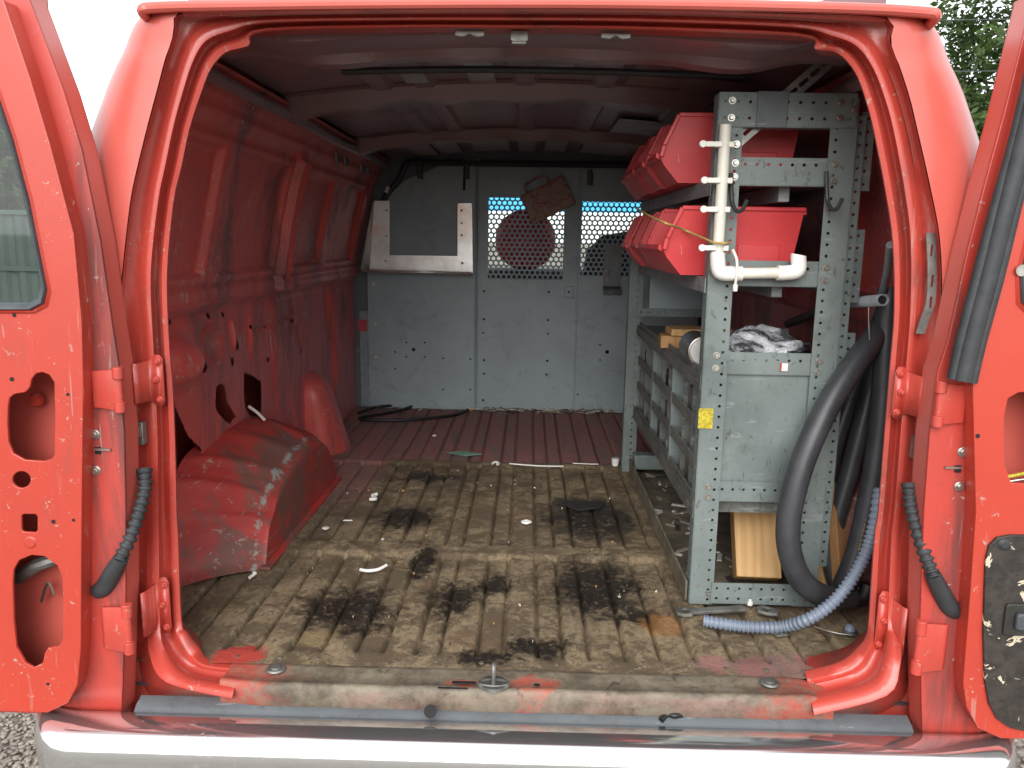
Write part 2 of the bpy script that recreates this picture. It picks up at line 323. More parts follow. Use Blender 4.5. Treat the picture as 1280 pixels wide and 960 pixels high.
def more_mats():
    n = N('bin_red'); f = n.noise(9, 5, .6); c = n.mix(n.step(f, .35, .7), (.56,.040,.046), (.62,.055,.058))
    c = n.mix(n.math('MULTIPLY', n.step(n.noise(14, 8, .75, .6), .60, .72), .4), c, (.16,.035,.03)); c = n.mix(n.step(n.noise(40, 4, .6, 1, stretch=(1,1,.3)), .72, .75), c, (.5,.28,.26))
    n.bump(n.noise(25, 3), .08, .004); M['bin_red'] = n.fin(c, n.math('ADD', .28, n.math('MULTIPLY', n.noise(10, 5), .22)))
    n = N('chrome'); a = n.noise(170, 4, .7, .3); b = n.noise(6, 5, .6, stretch=(.4,1,1)); sp = n.step(n.math('ADD', n.math('MULTIPLY', a, .6), n.math('MULTIPLY', b, .4)), .61, .72)
    c = n.mix(n.math('MULTIPLY', sp, .7), (.76,.77,.78), (.50,.50,.50)); rr = n.math('ADD', .11, n.math('MULTIPLY', sp, .30)); n.bump(n.math('ADD', n.noise(3, 2), n.math('MULTIPLY', sp, -.03)), .05, .02)
    M['chrome'] = n.fin(c, rr, n.math('SUBTRACT', .93, n.math('MULTIPLY', sp, .55)))
    n = N('stainless'); c = n.mix(n.step(n.noise(7, 6, .7, .5), .35, .75), (.86,.85,.83), (.66,.62,.58)); c = n.mix(n.step(n.noise(3.5, 4, .6, off=(4,2,1)), .55, .7), c, (.78,.60,.50))
    n.bump(n.noise(8, 3), .2, .01); M['stainless'] = n.fin(c, n.math('ADD', .22, n.math('MULTIPLY', n.noise(15, 5), .2)), .55)
    n = N('wood_pine'); w = n.n('ShaderNodeTexWave', wave_type='BANDS', bands_direction='X'); n.put(w.inputs['Vector'], n.scale(n.co, (1,1,.12))); w.inputs['Scale'].default_value = 14; w.inputs['Distortion'].default_value = 7; w.inputs['Detail'].default_value = 3; w.inputs['Detail Scale'].default_value = 1.3
    c = n.mix(w.outputs['Fac'], (.46,.275,.115), (.40,.23,.088)); c = n.mix(n.math('MULTIPLY', n.step(n.noise(9, 6, .7), .55, .7), .5), c, (.24,.11,.04)); n.bump(w.outputs['Fac'], .25, .003); M['wood_pine'] = n.fin(c, .65)
    n = N('wood_dark'); c = n.mix(n.step(n.noise(12, 6, .7, .5, stretch=(1,1,.15)), .35, .7), (.26,.13,.05), (.42,.23,.09)); n.bump(n.noise(30, 5, .7, stretch=(1,1,.2)), .4, .004); M['wood_dark'] = n.fin(c, .7)
    n = N('wood_grey'); c = n.mix(n.step(n.noise(14, 7, .72, .5, stretch=(.4,1,1)), .35, .7), (.075,.06,.045), (.15,.12,.09)); n.bump(n.noise(30, 5, .7), .4, .005); M['wood_grey'] = n.fin(c, .8)
    n = N('bag_plastic'); f = n.noise(7, 5, .7, 1.6); c = n.mix(n.step(f, .50, .62), (.055,.057,.066), (.42,.43,.46)); n.bump(n.noise(18, 4, .7, 1.2), .9, .02); M['bag_plastic'] = n.fin(c, .16)
    n = N('carton'); w = n.noise(26, 3, .7, 2.0, stretch=(1,1,1.6)); c = n.mix(n.step(n.noise(6, 5, .6), .35, .7), (.36,.27,.22), (.28,.20,.17)); c = n.mix(n.math('MULTIPLY', n.step(w, .53, .57), .8), c, (.30,.05,.055)); M['carton'] = n.fin(c, .7)
    n = N('roof_silver'); c = n.mix(n.step(n.noise(6, 7, .7, .4), .40, .66), (.36,.38,.40), (.22,.17,.18)); M['roof_silver'] = n.fin(c, .32, .3)
    n = N('tape_film'); M['tape_film'] = n.fin((.62,.66,.68), .25, .2)
    n = N('old_board'); a = n.noise(8, 7, .72, .4); c = n.mix(n.step(a, .4, .65), (.10,.085,.06), (.20,.17,.12)); n.bump(n.noise(40, 5, .7), .4, .005); M['old_board'] = n.fin(c, .8)
    n = N('door_card'); v = n.noise(16, 4, .6, 1.0, off=(2,2,2)); p = n.math('MULTIPLY', n.step(v, .615, .628), 1.0)
    c = n.mix(n.step(n.noise(40, 4), .4, .6), (.022,.018,.015), (.038,.03,.026)); c = n.mix(p, c, (.52,.45,.33)); n.bump(n.math('SUBTRACT', n.noise(50, 4), n.math('MULTIPLY', p, .8)), .4, .006); M['door_card'] = n.fin(c, .55)
    n = N('gravel'); d = n.voro(38); cell = n.voro(38, out='Color'); g = n.sep(cell)[0]; c = n.mix(g, (.13,.115,.095), (.30,.275,.235)); n.bump(n.math('SUBTRACT', 1.0, d), 1.0, .02); M['gravel'] = n.fin(c, .9)
    n = N('pebble'); c = n.mix(n.noise(14, 3), (.15,.135,.11), (.40,.37,.32)); n.bump(n.noise(70, 4), .3, .004); M['pebble'] = n.fin(c, .85)
    n = N('fence_metal'); c = n.mix(n.step(n.noise(2, 5, .6), .35, .7), (.07,.095,.086), (.05,.07,.064)); M['fence_metal'] = n.fin(c, .55)
    for k, c1, c2 in (('leaf', (.085,.14,.035), (.045,.085,.022)), ('leaf_far', (.07,.10,.045), (.045,.07,.03))):
        n = N(k); c = n.mix(n.noise(1.6, 3), c2, c1); c = n.mix(n.step(n.noise(9, 2), .5, .7), c, tuple(v * 1.5 for v in c1)); m = n.fin(c, .5)
        tr = n.n('ShaderNodeBsdfTranslucent'); n.put(tr.inputs['Color'], c); mx = n.n('ShaderNodeMixShader'); mx.inputs[0].default_value = .35
        n.t.links.new(n.b.outputs[0], mx.inputs[1]); n.t.links.new(tr.outputs[0], mx.inputs[2]); n.t.links.new(mx.outputs[0], n.out.inputs[0]); M[k] = m
    for k, tint, gl in (('glass', (.74,.80,.78), .05), ('glass_screen', (.90,.97,.93), .05), ('glass_blue', (.10,.50,.85), .05)):
        n = N(k); tr = n.n('ShaderNodeBsdfTransparent'); tr.inputs[0].default_value = (*tint, 1); g = n.n('ShaderNodeBsdfGlossy'); g.inputs['Roughness'].default_value = .03
        mx = n.n('ShaderNodeMixShader'); mx.inputs[0].default_value = gl; n.t.links.new(tr.outputs[0], mx.inputs[1]); n.t.links.new(g.outputs[0], mx.inputs[2]); n.t.links.new(mx.outputs[0], n.out.inputs[0]); M[k] = n.m
more_mats()

# ================================================================== SETTING: ground, gravel
g = MB(); g.add([(-400,-400,0),(400,-400,0),(400,400,0),(-400,400,0)], [(0,1,2,3)])
struct(g.build('ground', 'gravel'))
def pebbles():
    base = []
    for k in range(3):
        bm = bmesh.new(); bmesh.ops.create_icosphere(bm, subdivisions=1, radius=1)
        for v in bm.verts: v.co *= random.uniform(.72, 1.2)
        base.append(([v.co.copy() for v in bm.verts], [tuple(v.index for v in f.verts) for f in bm.faces])); bm.free()
    mb = MB()
    for k in range(11000):
        sx = -1 if k % 4 else 1
        x = sx * random.uniform(.95, 2.1); y = random.uniform(-.1, 1.6); r = random.uniform(.005, .011)
        vs, fs = random.choice(base)
        m = Matrix.Translation((x, y, r * .45)) @ Matrix.Rotation(random.uniform(0, 6), 4, 'Z') @ Matrix.Diagonal((r * random.uniform(.8, 1.5), r, r * random.uniform(.5, .8), 1))
        mb.add(vs, fs, m)
    o = mb.build('loose_gravel', 'pebble', ang=60, fix=False); tag(o, 'pale loose gravel lying around the back of the van', 'gravel', kind='stuff')
pebbles()

# ================================================================== THE VAN
van = thing('panel_van', 'worn red panel van with both rear doors swung open', 'van', (0, 1.5, 0))
def mirror(pts): return [(-p[0], *p[1:]) for p in pts]

# --- rear frame round the opening
RI = [(302,826),(262,823),(249,808),(235,791),(228,774),(224,674),(222,639),(220,555),(217,488),(212,421),(210,340),(218,252),(228,208),(238,161),(252,118),(265,86),(284,66),(312,58),(330,40),(500,35),(650,35.5),(800,37.5),(1000,46),(1018,62),(1046,67),(1068,91),(1082,128),(1092,168),(1105,235),(1115,302),(1117,387),(1112,454),(1105,538),(1097,639),(1092,674),(1085,774),(1082,794),(1072,808),(1050,826),(1006,838)]
RO = [(290,873),(235,862),(201,848),(187,818),(184,780),(184,674),(184,639),(184,555),(182,488),(179,421),(176,340),(186,252),(194,208),(205,155),(216,110),(228,70),(243,42),(275,27),(340,21),(500,19),(650,19),(800,20),(980,26),(1050,34),(1085,52),(1105,82),(1120,120),(1132,163),(1145,235),(1152,302),(1150,387),(1145,454),(1138,538),(1130,639),(1127,674),(1124,774),(1126,800),(1125,832),(1108,870),(1018,894)]
RA = [(160,900),(160,890),(160,870),(160,830),(159,780),(158,674),(158,639),(158,555),(155,488),(148,421),(154,340),(164,252),(173,208),(186,155),(198,110),(208,72),(218,42),(229,16),(340,13),(500,11),(650,11),(800,12),(980,17),(1106,23),(1112,52),(1123,82),(1136,122),(1146,164),(1162,235),(1174,302),(1176,387),(1168,454),(1165,538),(1158,639),(1156,674),(1152,774),(1150,800),(1149,840),(1148,880),(1147,905)]
n_ = 4
def lin(pts, n):
    out = []
    for a, b in zip(pts, pts[1:]): out += [(a[0] + (b[0]-a[0])*k/n, a[1] + (b[1]-a[1])*k/n) for k in range(n)]
    return out + [pts[-1]]
def cat2(pts, n): return [(p.x, p.y) for p in catmull([(a, b, 0) for a, b in pts], n)]
I2, O2, A2 = cat2(RI, n_), cat2(RO, n_), cat2(RA, n_)
KB = [(0,1),(1,1),(2,.8),(3,.38),(4,.1),(5,0),(34,0),(35,.1),(36,.38),(37,.8),(38,1),(39,1)]
def ringrow(w, y, a, b, i_=0, dy=None):
    out = []
    for j, (p, q) in enumerate(zip(a, b)):
        k = interp((j + i_) / n_, KB); out.append(P(p[0] + (q[0]-p[0])*w, p[1] + (q[1]-p[1])*w, Y=y - k * (.020 + .088 * w if dy is None else dy)))
    return out
rows = []
r0 = ringrow(0, .05, I2, O2)
cen = Vector((0, 0, FZ + .6))
rows.append([Vector((p.x * 1.24, .13, FZ + .6 + (p.z - FZ - .6) * 1.04)) for p in r0])
rows.append([Vector((p.x * 1.04, .085, p.z)) for p in r0])
for w, y in ((0, .062), (0, .042), (.04, .034), (.22, .030), (.28, .034), (.34, .043), (.44, .046), (.52, .043), (.58, .020), (.64, .010), (.80, .008), (.88, .010), (.95, .013), (1, .014)):
    rows.append(ringrow(w, y, I2, O2))
MB().grid(rows).build('rear_frame', 'red_jamb', van, ang=60)
i0, i1 = 3 * n_, 36 * n_
rows = [ringrow(w, y, O2[i0:i1+1], A2[i0:i1+1], i0, d_) for w, y, d_ in ((0, .014, .108), (.15, .018, .03), (.6, .016, 0), (.84, .010, 0), (.93, -.006, 0), (.97, -.018, 0), (1, -.024, 0))]
MB().grid(rows).build('door_jamb', 'red_jamb', van, ang=50)
# corner gussets under the frame between sill and quarter panel
for s in (-1, 1):
    a = O2[0:i0+1] if s < 0 else O2[i1:]; b = A2[0:i0+1] if s < 0 else A2[i1:]
    MB().grid([ringrow(w, y, a, b, 0 if s < 0 else i1, d_) for w, y, d_ in ((0, .014, .108), (.04, .016, .06), (.5, .016, 0), (.9, .006, 0), (1, -.02, 0))]).build('jamb_corner', 'red_jamb', van)

    mb = MB(); mb.box((.735 if s > 0 else -.86, .046, FZ - .16), (.86 if s > 0 else -.735, .052, FZ + .14)); mb.build('pillar_foot', 'red_jamb', van)
# --- outer skin: quarter panels, roof
AX = [(-.35,.80),(-.08,.805),(.5,.777),(.687,.779),(.83,.757),(1.02,.711),(1.142,.669),(1.258,.623)]
def edge_profile(idx):
    pts = sorted((p.z - FZ, abs(p.x)) for p in (P(*A2[i], Y=-.024) for i in idx)); return [(-.4, pts[0][1])] + pts
AXS = {-1: edge_profile(range(3 * n_, 17 * n_ + 1)), 1: edge_profile(range(23 * n_, 36 * n_ + 1))}
SX = [(-.35,.95),(-.05,.985),(.4,.99),(.7,.968),(.9,.928),(1.03,.892),(1.15,.835),(1.235,.785),(1.262,.765)]
for s in (-1, 1):
    mb = MB(); rows = []
    for k in range(101):
        h = -.35 + (1.262 + .35) * k / 100; a = interp(h, AXS[s]) + .001; b = interp(h, SX); cr = .005 * math.exp(-((h - 1.205) / .008) ** 2); row = []
        for j in range(13):
            t = math.pi / 2 * j / 12; row.append(V(s * (a + (b - a) * math.sin(t) ** .9), -.026 + cr + .21 * (1 - math.cos(t)), h))
        for y in (.5, 1.0, 1.6, 2.2, 2.7): row.append(V(s * b, y, h))
        rows.append(row)
    mb.grid(rows); mb.build('quarter_panel', 'red', van, ang=60)
    MB().grid([[V(s * interp(h, SX), y, h) for y in (2.7, 3.3, 4.3)] for h in (-.35, 0, .3, .6)]).build('cab_side', 'red', van)
rows = []
for y, e, lift in ((-.03, .685, 0), (0, .70, .012), (.08, .735, .03), (.3, .768, .045), (1, .77, .06), (2, .77, .06), (2.9, .77, .055), (3.35, .74, .02)):
    rows.append([V(e * t, y, 1.262 + lift * (1 - t*t) + .022 * (1 - t*t)) for t in [k/10 - 1 for k in range(21)]])
MB().grid(rows).build('roof_skin', 'red', van, ang=60)
gp = [P(x, y, Y=-.035) for x, y in ((175,19),(178,13),(200,9),(300,7),(450,5),(650,4),(850,5.5),(1050,10),(1150,15),(1170,20),(1172,27))]
gp[0].y += .05; gp[-1].y += .05
MB().tube(catmull(gp, 5), .0095, 10).build('roof_gutter', 'red', van)
hd = MB(); gl_ = [P(x, y, Y=-.02) for x, y in ((228,16),(340,12),(500,10),(650,9),(800,10),(980,15),(1107,22))]
hd.grid([[p + Vector((0, .006, -.006)) for p in gl_], [p + Vector((0, -.012, .010)) for p in gl_]]).build('header_rail', 'red_jamb', van)

# --- inside: walls
WX = [(-.02,.87),(.62,.87),(.70,.858),(.78,.848),(.95,.812),(1.06,.785),(1.14,.758),(1.19,.736),(1.235,.70),(1.262,.64)]
def poly_in(p, poly):
    c = False; j = len(poly) - 1
    for i in range(len(poly)):
        a, b = poly[i], poly[j]
        if (a[1] > p[1]) != (b[1] > p[1]) and p[0] < (b[0]-a[0])*(p[1]-a[1])/(b[1]-a[1]) + a[0]: c = not c
        j = i
    return c
def YH(x, y, X=-.87):
    p = P(x, y, X=X); return (p.y, p.z - FZ)
HOLES = [[YH(*q) for q in ((308,466),(320,469),(331,477),(332,500),(331,529),(322,523),(313,514),(309,500))],
         [YH(*q) for q in ((269,484),(274,481),(280,481),(282,502),(290,512),(297,522),(286,530),(275,522),(267,511),(268,495))],
         [YH(*q) for q in ((190,470),(217,503),(224,525),(232,543),(252,563),(235,590),(222,605),(190,640))],
         [YH(*q) for q in ((440,520),(449,524),(449,545),(440,545))]]
for q in ((221,402),(266,395),(284,394),(302,432),(292,452),(256,455),(253,461),(318,409),(340,408),(369,401),(340,450),(381,440),(391,418)):
    y, h = YH(*q); r = .014 if q[0] in (253, 256, 302, 292) else .0095; HOLES.append(circle(y, h, r, 8))
def wall_relief(y, h, det):
    d = 0.0
    for a, b in ((.10,.585),(.68,1.165),(1.30,1.755),(1.85,2.36)):            # pressed window blanks
        m = smooth(a, a+.016, y) * (1 - smooth(b-.016, b, y)) * smooth(.757, .772, h) * (1 - smooth(1.08, 1.10, h))
        d += .024 * m
    m = smooth(1.170, 1.185, y) * (1 - smooth(1.268, 1.283, y)) * smooth(.66, .70, h) * (1 - smooth(1.10, 1.16, h)); d -= .028 * m
    m = smooth(1.20, 1.215, y) * (1 - smooth(1.235, 1.25, y)) * smooth(.70, .74, h) * (1 - smooth(1.09, 1.12, h)); d += .014 * m
    for hh, w, k in ((.735,.007,.010),(.662,.012,.022),(.69,.007,-.010),(1.125,.012,.008),(1.16,.01,-.006)): d += k * math.exp(-((h - hh - .0) / w) ** 2)
    d += .016 * (1 - smooth(.645, .665, h))
    if det:
        for cy, ch, ry, rh, k in ((.42,.56,.10,.06,-.055),(.66,.57,.06,.05,.045),(.60,.42,.30,.20,-.02),(1.25,.45,.05,.3,-.012),(1.55,.50,.10,.05,.012),(2.1,.4,.05,.25,-.02),(1.0,.56,.012,.07,-.012),(.83,.58,.010,.05,-.014),(1.45,.56,.010,.06,-.012),(2.0,.55,.02,.12,-.016)):
            q = ((y-cy)/ry)**2 + ((h-ch)/rh)**2; d += k * math.exp(-q*q) if q < 3 else 0
        d += .010 * math.exp(-((h - .53 - .03*y) / .008) ** 2) * smooth(1.0, 1.02, y) * (1 - smooth(1.6, 1.7, y))
        d += .006 * mnoise.noise((y * 3, h * 4, 3)) + .002 * mnoise.noise((y * 14, h * 14, 1))
    return d
for s in (-1, 1):
    ys = [.06 + i * (.0065 if s < 0 else .02) for i in range(int(2.48 / (.0065 if s < 0 else .02)) + 1)]
    hs_ = [(-.02 + i * .0065) for i in range(195)] if s < 0 else [(-.02 + i * .018) for i in range(71)]
    mb = MB(); nn = len(ys)
    for h in hs_:
        for y in ys: mb.v.append(V(s * (interp(h, WX) + wall_relief(y, h, s < 0)), y, h))
    for i in range(len(hs_) - 1):
        for j in range(nn - 1):
            if s < 0 and hs_[i] < .66:
                c = (ys[j] + .003, hs_[i] + .003)
                if any(poly_in(c, q) for q in HOLES): continue
            mb.f.append((i*nn+j, i*nn+j+1, (i+1)*nn+j+1, (i+1)*nn+j))
    mb.build('inner_wall', 'red_inside', van, ang=50, fix=False)
# lower lip of the wall hole above the wheel arch
# --- inside roof, bows and stiffeners
def roof_h(x): return 1.308 - .10 * x * x
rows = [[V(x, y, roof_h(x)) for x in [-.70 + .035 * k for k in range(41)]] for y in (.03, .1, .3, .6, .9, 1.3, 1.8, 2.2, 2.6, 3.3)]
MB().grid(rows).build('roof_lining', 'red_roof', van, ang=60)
for x in (-.42, -.30, -.02, .20, .46):
    rows = []
    for y in (.36, .9, 1.4, 2.0, 2.54): rows.append([V(x + a, y, roof_h(x + a) - b) for a, b in ((-.035,.001),(-.022,.012),(.022,.012),(.035,.001))])
    MB().grid(rows).build('roof_stiffener', 'red_roof', van)
for x0, x1, y0, y1 in ((-.06,.10,.42,.62),(-.17,-.10,.42,.78),(.25,.42,.40,.75),(.40,.56,.6,.80),(-.34,-.28,.45,.75),(-.55,-.45,2.02,2.5),(-.42,-.33,1.98,2.48),(-.27,-.10,1.98,2.48),(-.06,.02,1.98,2.48),(.06,.16,1.98,2.48),(.23,.44,1.98,2.48),(.30,.46,1.35,1.7)):
    rows = [[V(x, y, roof_h(x) - .0145) for x in [x0 + (x1-x0)*k/5 for k in range(6)]] for y in (y0, y1)]
    MB().grid(rows).build('insulation_patch', 'tape_film' if y0 > 1.9 else 'roof_silver', van)
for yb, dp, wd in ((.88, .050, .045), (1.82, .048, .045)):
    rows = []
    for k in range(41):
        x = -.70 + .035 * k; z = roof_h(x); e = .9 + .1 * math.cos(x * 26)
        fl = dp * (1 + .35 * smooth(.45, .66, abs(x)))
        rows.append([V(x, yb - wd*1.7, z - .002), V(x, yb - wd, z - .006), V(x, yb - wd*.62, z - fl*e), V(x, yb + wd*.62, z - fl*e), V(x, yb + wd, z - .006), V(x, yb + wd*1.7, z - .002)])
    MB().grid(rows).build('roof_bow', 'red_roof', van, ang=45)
# deep rear header box above the doors
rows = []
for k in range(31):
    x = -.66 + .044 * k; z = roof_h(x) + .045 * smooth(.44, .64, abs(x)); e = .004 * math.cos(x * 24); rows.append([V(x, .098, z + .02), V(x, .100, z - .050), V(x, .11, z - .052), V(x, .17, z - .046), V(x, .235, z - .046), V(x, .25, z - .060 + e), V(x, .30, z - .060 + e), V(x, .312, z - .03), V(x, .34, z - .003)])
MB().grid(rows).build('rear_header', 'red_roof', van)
MB().tube(catmull([V(-.46,.50,1.262), V(-.2,.50,1.270), V(.1,.50,1.270), V(.50,.50,1.262)], 6), .0085, 8).build('roof_wire', 'rubber', van)
for s in (-1, 1):                                        # cant rail along wall and roof corner
    MB().tube([V(s*.70, y, 1.212 + .004*math.sin(y*7)) for y in (.1, .5, 1, 1.5, 2, 2.5)], .016, 8).build('cant_rail', 'red_roof', van)
    for y in (1.6, 1.75, 2.05, 2.2):
        mb = MB(); mb.cbox(V(s*.735, y, 1.165), (.01, .05, .035)); mb.build('rail_clip', 'worn_grey' if y > 1 else 'dark_steel', van, bevel=.003)

# --- load floor
GR = [-.80,-.72,-.64,-.57,-.50,-.43,-.357,-.298,-.228,-.177,-.096,-.040,.034,.090,.145,.225,.297,.372,.45,.53,.61,.70,.78]
def fl_h(x, y):
    lvl = 0.0
    for i, g_ in enumerate(GR): lvl += (.0055 if i % 2 else -.0055) * smooth(g_ - .004, g_ + .004, x)
    grv = sum(-.014 * math.exp(-((x - g_) / .0046) ** 2) for g_ in GR if abs(x - g_) < .02)
    k = smooth(.05, .085, y) * (1 - .85 * smooth(.59, .612, y) * (1 - smooth(.672, .70, y))) * (1 - .8 * smooth(1.505, 1.52, y) * (1 - smooth(1.55, 1.575, y)))
    st = .006 * smooth(.598, .606, y) - .004 * smooth(.69, .70, y) - .004 * math.exp(-((y - 1.20) / .006) ** 2) + .005 * smooth(1.52, 1.53, y)
    bow = .004 * mnoise.noise((x * 5, y * 3, .5)) + .0015 * mnoise.noise((x * 24, y * 17, 2))
    return (lvl + grv) * k + st + bow - .006
mb = MB(); xs = [-.875 + .00375 * i for i in range(468)]; ys = [0 + .011 * i for i in range(232)]
mb.grid([[V(x, y, fl_h(x, y)) for x in xs] for y in ys]); mb.build('load_floor', 'load_floor', van, ang=70, fix=False)
for x in [-.60 + .085 * i for i in range(15)]:
    MB().disc(V(x + random.uniform(-.01,.01), .028, -.008), (0,0,1), .007, .005, 10, .004).build('floor_rivet', 'wood_grey', van)
# --- sill
prof = [(.02,-.012),(.006,-.004),(.0,.000),(-.012,.001),(-.03,-.003),(-.060,-.003),(-.066,.0),(-.073,-.001),(-.077,-.006),(-.079,-.014),(-.080,-.042),(-.076,-.050)]
rows = []
for k in range(61):
    x = -.60 + 1.215 * k / 60; e = smooth(.50, .6, abs(x)) * .3; w = -.004 - .012 * smooth(.56, .61, x) + .0015 * mnoise.noise((x * 8, 0, 0))
    rows.append([V(x, y * (1 - .25 * e), h + w + .010 * e * (1 - smooth(-.06, -.02, -.08 if y < -.05 else 0))) for y, h in prof])
MB().grid(rows).build('sill', 'sill_dirt', van, ang=60)
stri = MB(); c = P(617, 857, Z=-.002)
stri.tube(circle3 := [Vector((c.x + .028*math.cos(t), c.y + .012*math.sin(t), c.z + .003)) for t in [2*math.pi*k/16 for k in range(17)]], .006, 8); stri.disc(c, (0,0,1), .026, .007, 20)
stri.tube(catmull([c + Vector((0,.012,0)), c + Vector((0,.012,.035)), c + Vector((0,.004,.044)), c + Vector((0,-.006,.036)), c + Vector((0,-.008,0))], 5), .0045, 8)
stri.build('latch_striker', 'dull_steel', van)
for q in ((345,836),(962,853)):
    c = P(*q, Z=-.001); mb = MB(); mb.disc(c, (0,0,1), .020, .003, 20, .017); mb.disc(c + Vector((0,0,.003)), (0,0,1), .010, .003, 12); mb.build('floor_plug', 'dull_steel', van)
for q, w, hh in (((580,853),.024,.004),((671,856),.006,.004),((566,860),.03,.002)):
    c = P(*q, Z=.0008); mb = MB(); mb.prism(rrect(-w, -hh, w, hh, hh*.9), lambda u, v: (c.x+u, c.y+v, c.z-.001), (0,0,.0016)); mb.build('sill_slot', 'hole_dark', van)
# grey cross member between sill and bumper
tb = MB(); tb.grid([[V(x, y, h) for x in [-.765 + .102*k for k in range(16)]] for y, h in ((-.06,-.045),(-.082,-.052),(-.095,-.062),(-.102,-.078),(-.10,-.11))]); tb.build('cross_member', 'under_grey', van, ang=80)
c = P(538, 889, Y=-.106); mb = MB(); mb.disc(c, (0,-1,.5), .0125, .002, 24); mb.build('drain_hole', 'hole_dark', van)
# --- wheel arches
ACW = [(.33,-.01),(.345,.10),(.375,.22),(.44,.275),(.53,.305),(.75,.32),(.95,.30),(1.13,.25),(1.26,.12),(1.30,-.01)]
ACC = [(.485,-.01),(.525,.09),(.575,.128),(.63,.168),(.74,.196),(.89,.208),(1.03,.205),(1.17,.155),(1.262,.06),(1.285,-.01)]
for s in (-1, 1):
    a = catmull([(0, *p) for p in ACW], 8); b = catmull([(0, *p) for p in ACC], 8); rows = []
    for i, (p, q) in enumerate(zip(a, b)):
        row = []
        for j in range(13):
            t = j / 12; y = p.y + (q.y - p.y) * t; h = p.z + (q.z - p.z) * t
            w = .013 * max(0, math.sin(i * .70)) * smooth(0, .25, t) * (1 - smooth(.86, .97, t)) + .006 * mnoise.noise((y * 9, t * 4, i * .1))
            dv = Vector((0, -.6, .8)) if i < 40 else Vector((0, .3, .9)); dv *= w
            row.append(V(s * (.895 - .195 * t), y + dv.y, h + dv.z + .01 * math.sin(math.pi * t)))
        for k, f in enumerate((.02, .06, .14, .4, 1)):     # rounded shoulder, then the side face
            y0 = q.y; h0 = q.z; row.append(V(s * (.700 - .009 * min(1, (k+1)*.5)), y0 + .004 * (1-f), h0 * (1 - f) - .012 * f))
        rows.append(row)
    MB().grid(rows).build('wheel_arch', 'arch', van, ang=40)
for s in (-1, 1):
    mb = MB(); mb.box((s * .700 if s < 0 else .672, .47, FZ - .004), (-.672 if s < 0 else .700, 1.30, FZ + .003)); mb.build('arch_flange', 'arch', van, bevel=.001)
# flared duct cover further along the left wall
rows = []
for k in range(17):
    t = k / 16; h = .33 * (1 - t); q = math.sqrt(1 - (1 - min(1, t / .28)) ** 2); w = .015 + (.075 + .055 * t) * q; o_ = .015 + (.05 + .085 * t) * q; cy = 1.69 + .04 * t
    rows.append([V(-.89 + o_ * (math.sin(math.pi * j / 20) ** .6), cy - w * math.cos(math.pi * j / 20), h - .008 + .006 * mnoise.noise((h * 9, j * .3, 2))) for j in range(21)])
MB().grid(rows).build('duct_cover', 'red_inside', van, ang=60)
# --- bumper
def bump_prof(): return [(-.098,-.095),(-.100,-.060),(-.106,-.0545),(-.135,-.053),(-.150,-.0545),(-.163,-.058),(-.175,-.064),(-.184,-.073),(-.1895,-.085),(-.191,-.10),(-.190,-.14),(-.185,-.18),(-.17,-.20)]
rows = []
for k in range(81):
    u = -1 + k / 40; x = .975 * u; e = max(0, (abs(x) - .855) / .12); dy = .10 * (1 - math.sqrt(max(0, 1 - min(1, e)**2))); sc = 1 - .10 * e * e
    rows.append([V(x, (-.10 + (y + .10) * (1 - .55*e*e)) + dy - .018 * u * u * 0, -.12 + (h + .12) * sc) for y, h in bump_prof()])
MB().grid(rows).build('bumper', 'chrome', van, ang=70, solid=.002)
# --- header catches
for q, w in (((587,42),.028), ((770,45),.028)):
    c = P(*q, Y=.062); mb = MB(); mb.prism([(-w,.006),(w,.006),(w,-.004),(w*.4,-.006),(0,0),(-w*.4,-.006),(-w,-.004)], lambda u, v: (c.x+u, c.y, c.z+v), (0,.012,0)); mb.build('header_catch', 'dull_steel', van, bevel=.002)
c = P(649, 49, Y=.07); mb = MB(); mb.cbox(c + Vector((0,.01,.004)), (.032,.02,.022)); mb.tube([c + Vector((-.014,-.004,-.006)), c + Vector((-.012,-.012,-.009)), c + Vector((.012,-.012,-.009)), c + Vector((.014,-.004,-.006))], .0035, 8); mb.build('header_latch', 'dull_steel', van, bevel=.002)
# --- strikers, strap, screws on the pillars
for q in ((172,541),(1150,559)):
    c = P(*q, Y=.0); mb = MB(); mb.cbox(c, (.030,.02,.044)); mb.cbox(c + Vector((.004,-.016,.006)), (.018,.016,.020)); mb.tube([c + Vector((-.006,-.01,-.016)), c + Vector((-.006,-.024,-.010)), c + Vector((-.006,-.024,.004))], .004, 8); mb.build('door_striker', 'dull_steel', van, bevel=.003)
st = [P(x, y, Y=-.004) for x, y in ((1163,291),(1165,340),(1163,378),(1156,398),(1150,417))]
ps = catmull(st, 4); hw = .0085
ol_ = [(p.x - hw, p.z - FZ) for p in ps] + [(p.x + hw, p.z - FZ) for p in reversed(ps)]
slots = [[(ps[k].x + a_, ps[k].z - FZ + b_) for a_, b_ in rrect(-.0022, -.011, .0022, .011, .0021, 3)] for k in (2, 5, 8)]
plateXZ('pillar_strap', 'dull_steel', ol_, slots, -.004, van, .003)
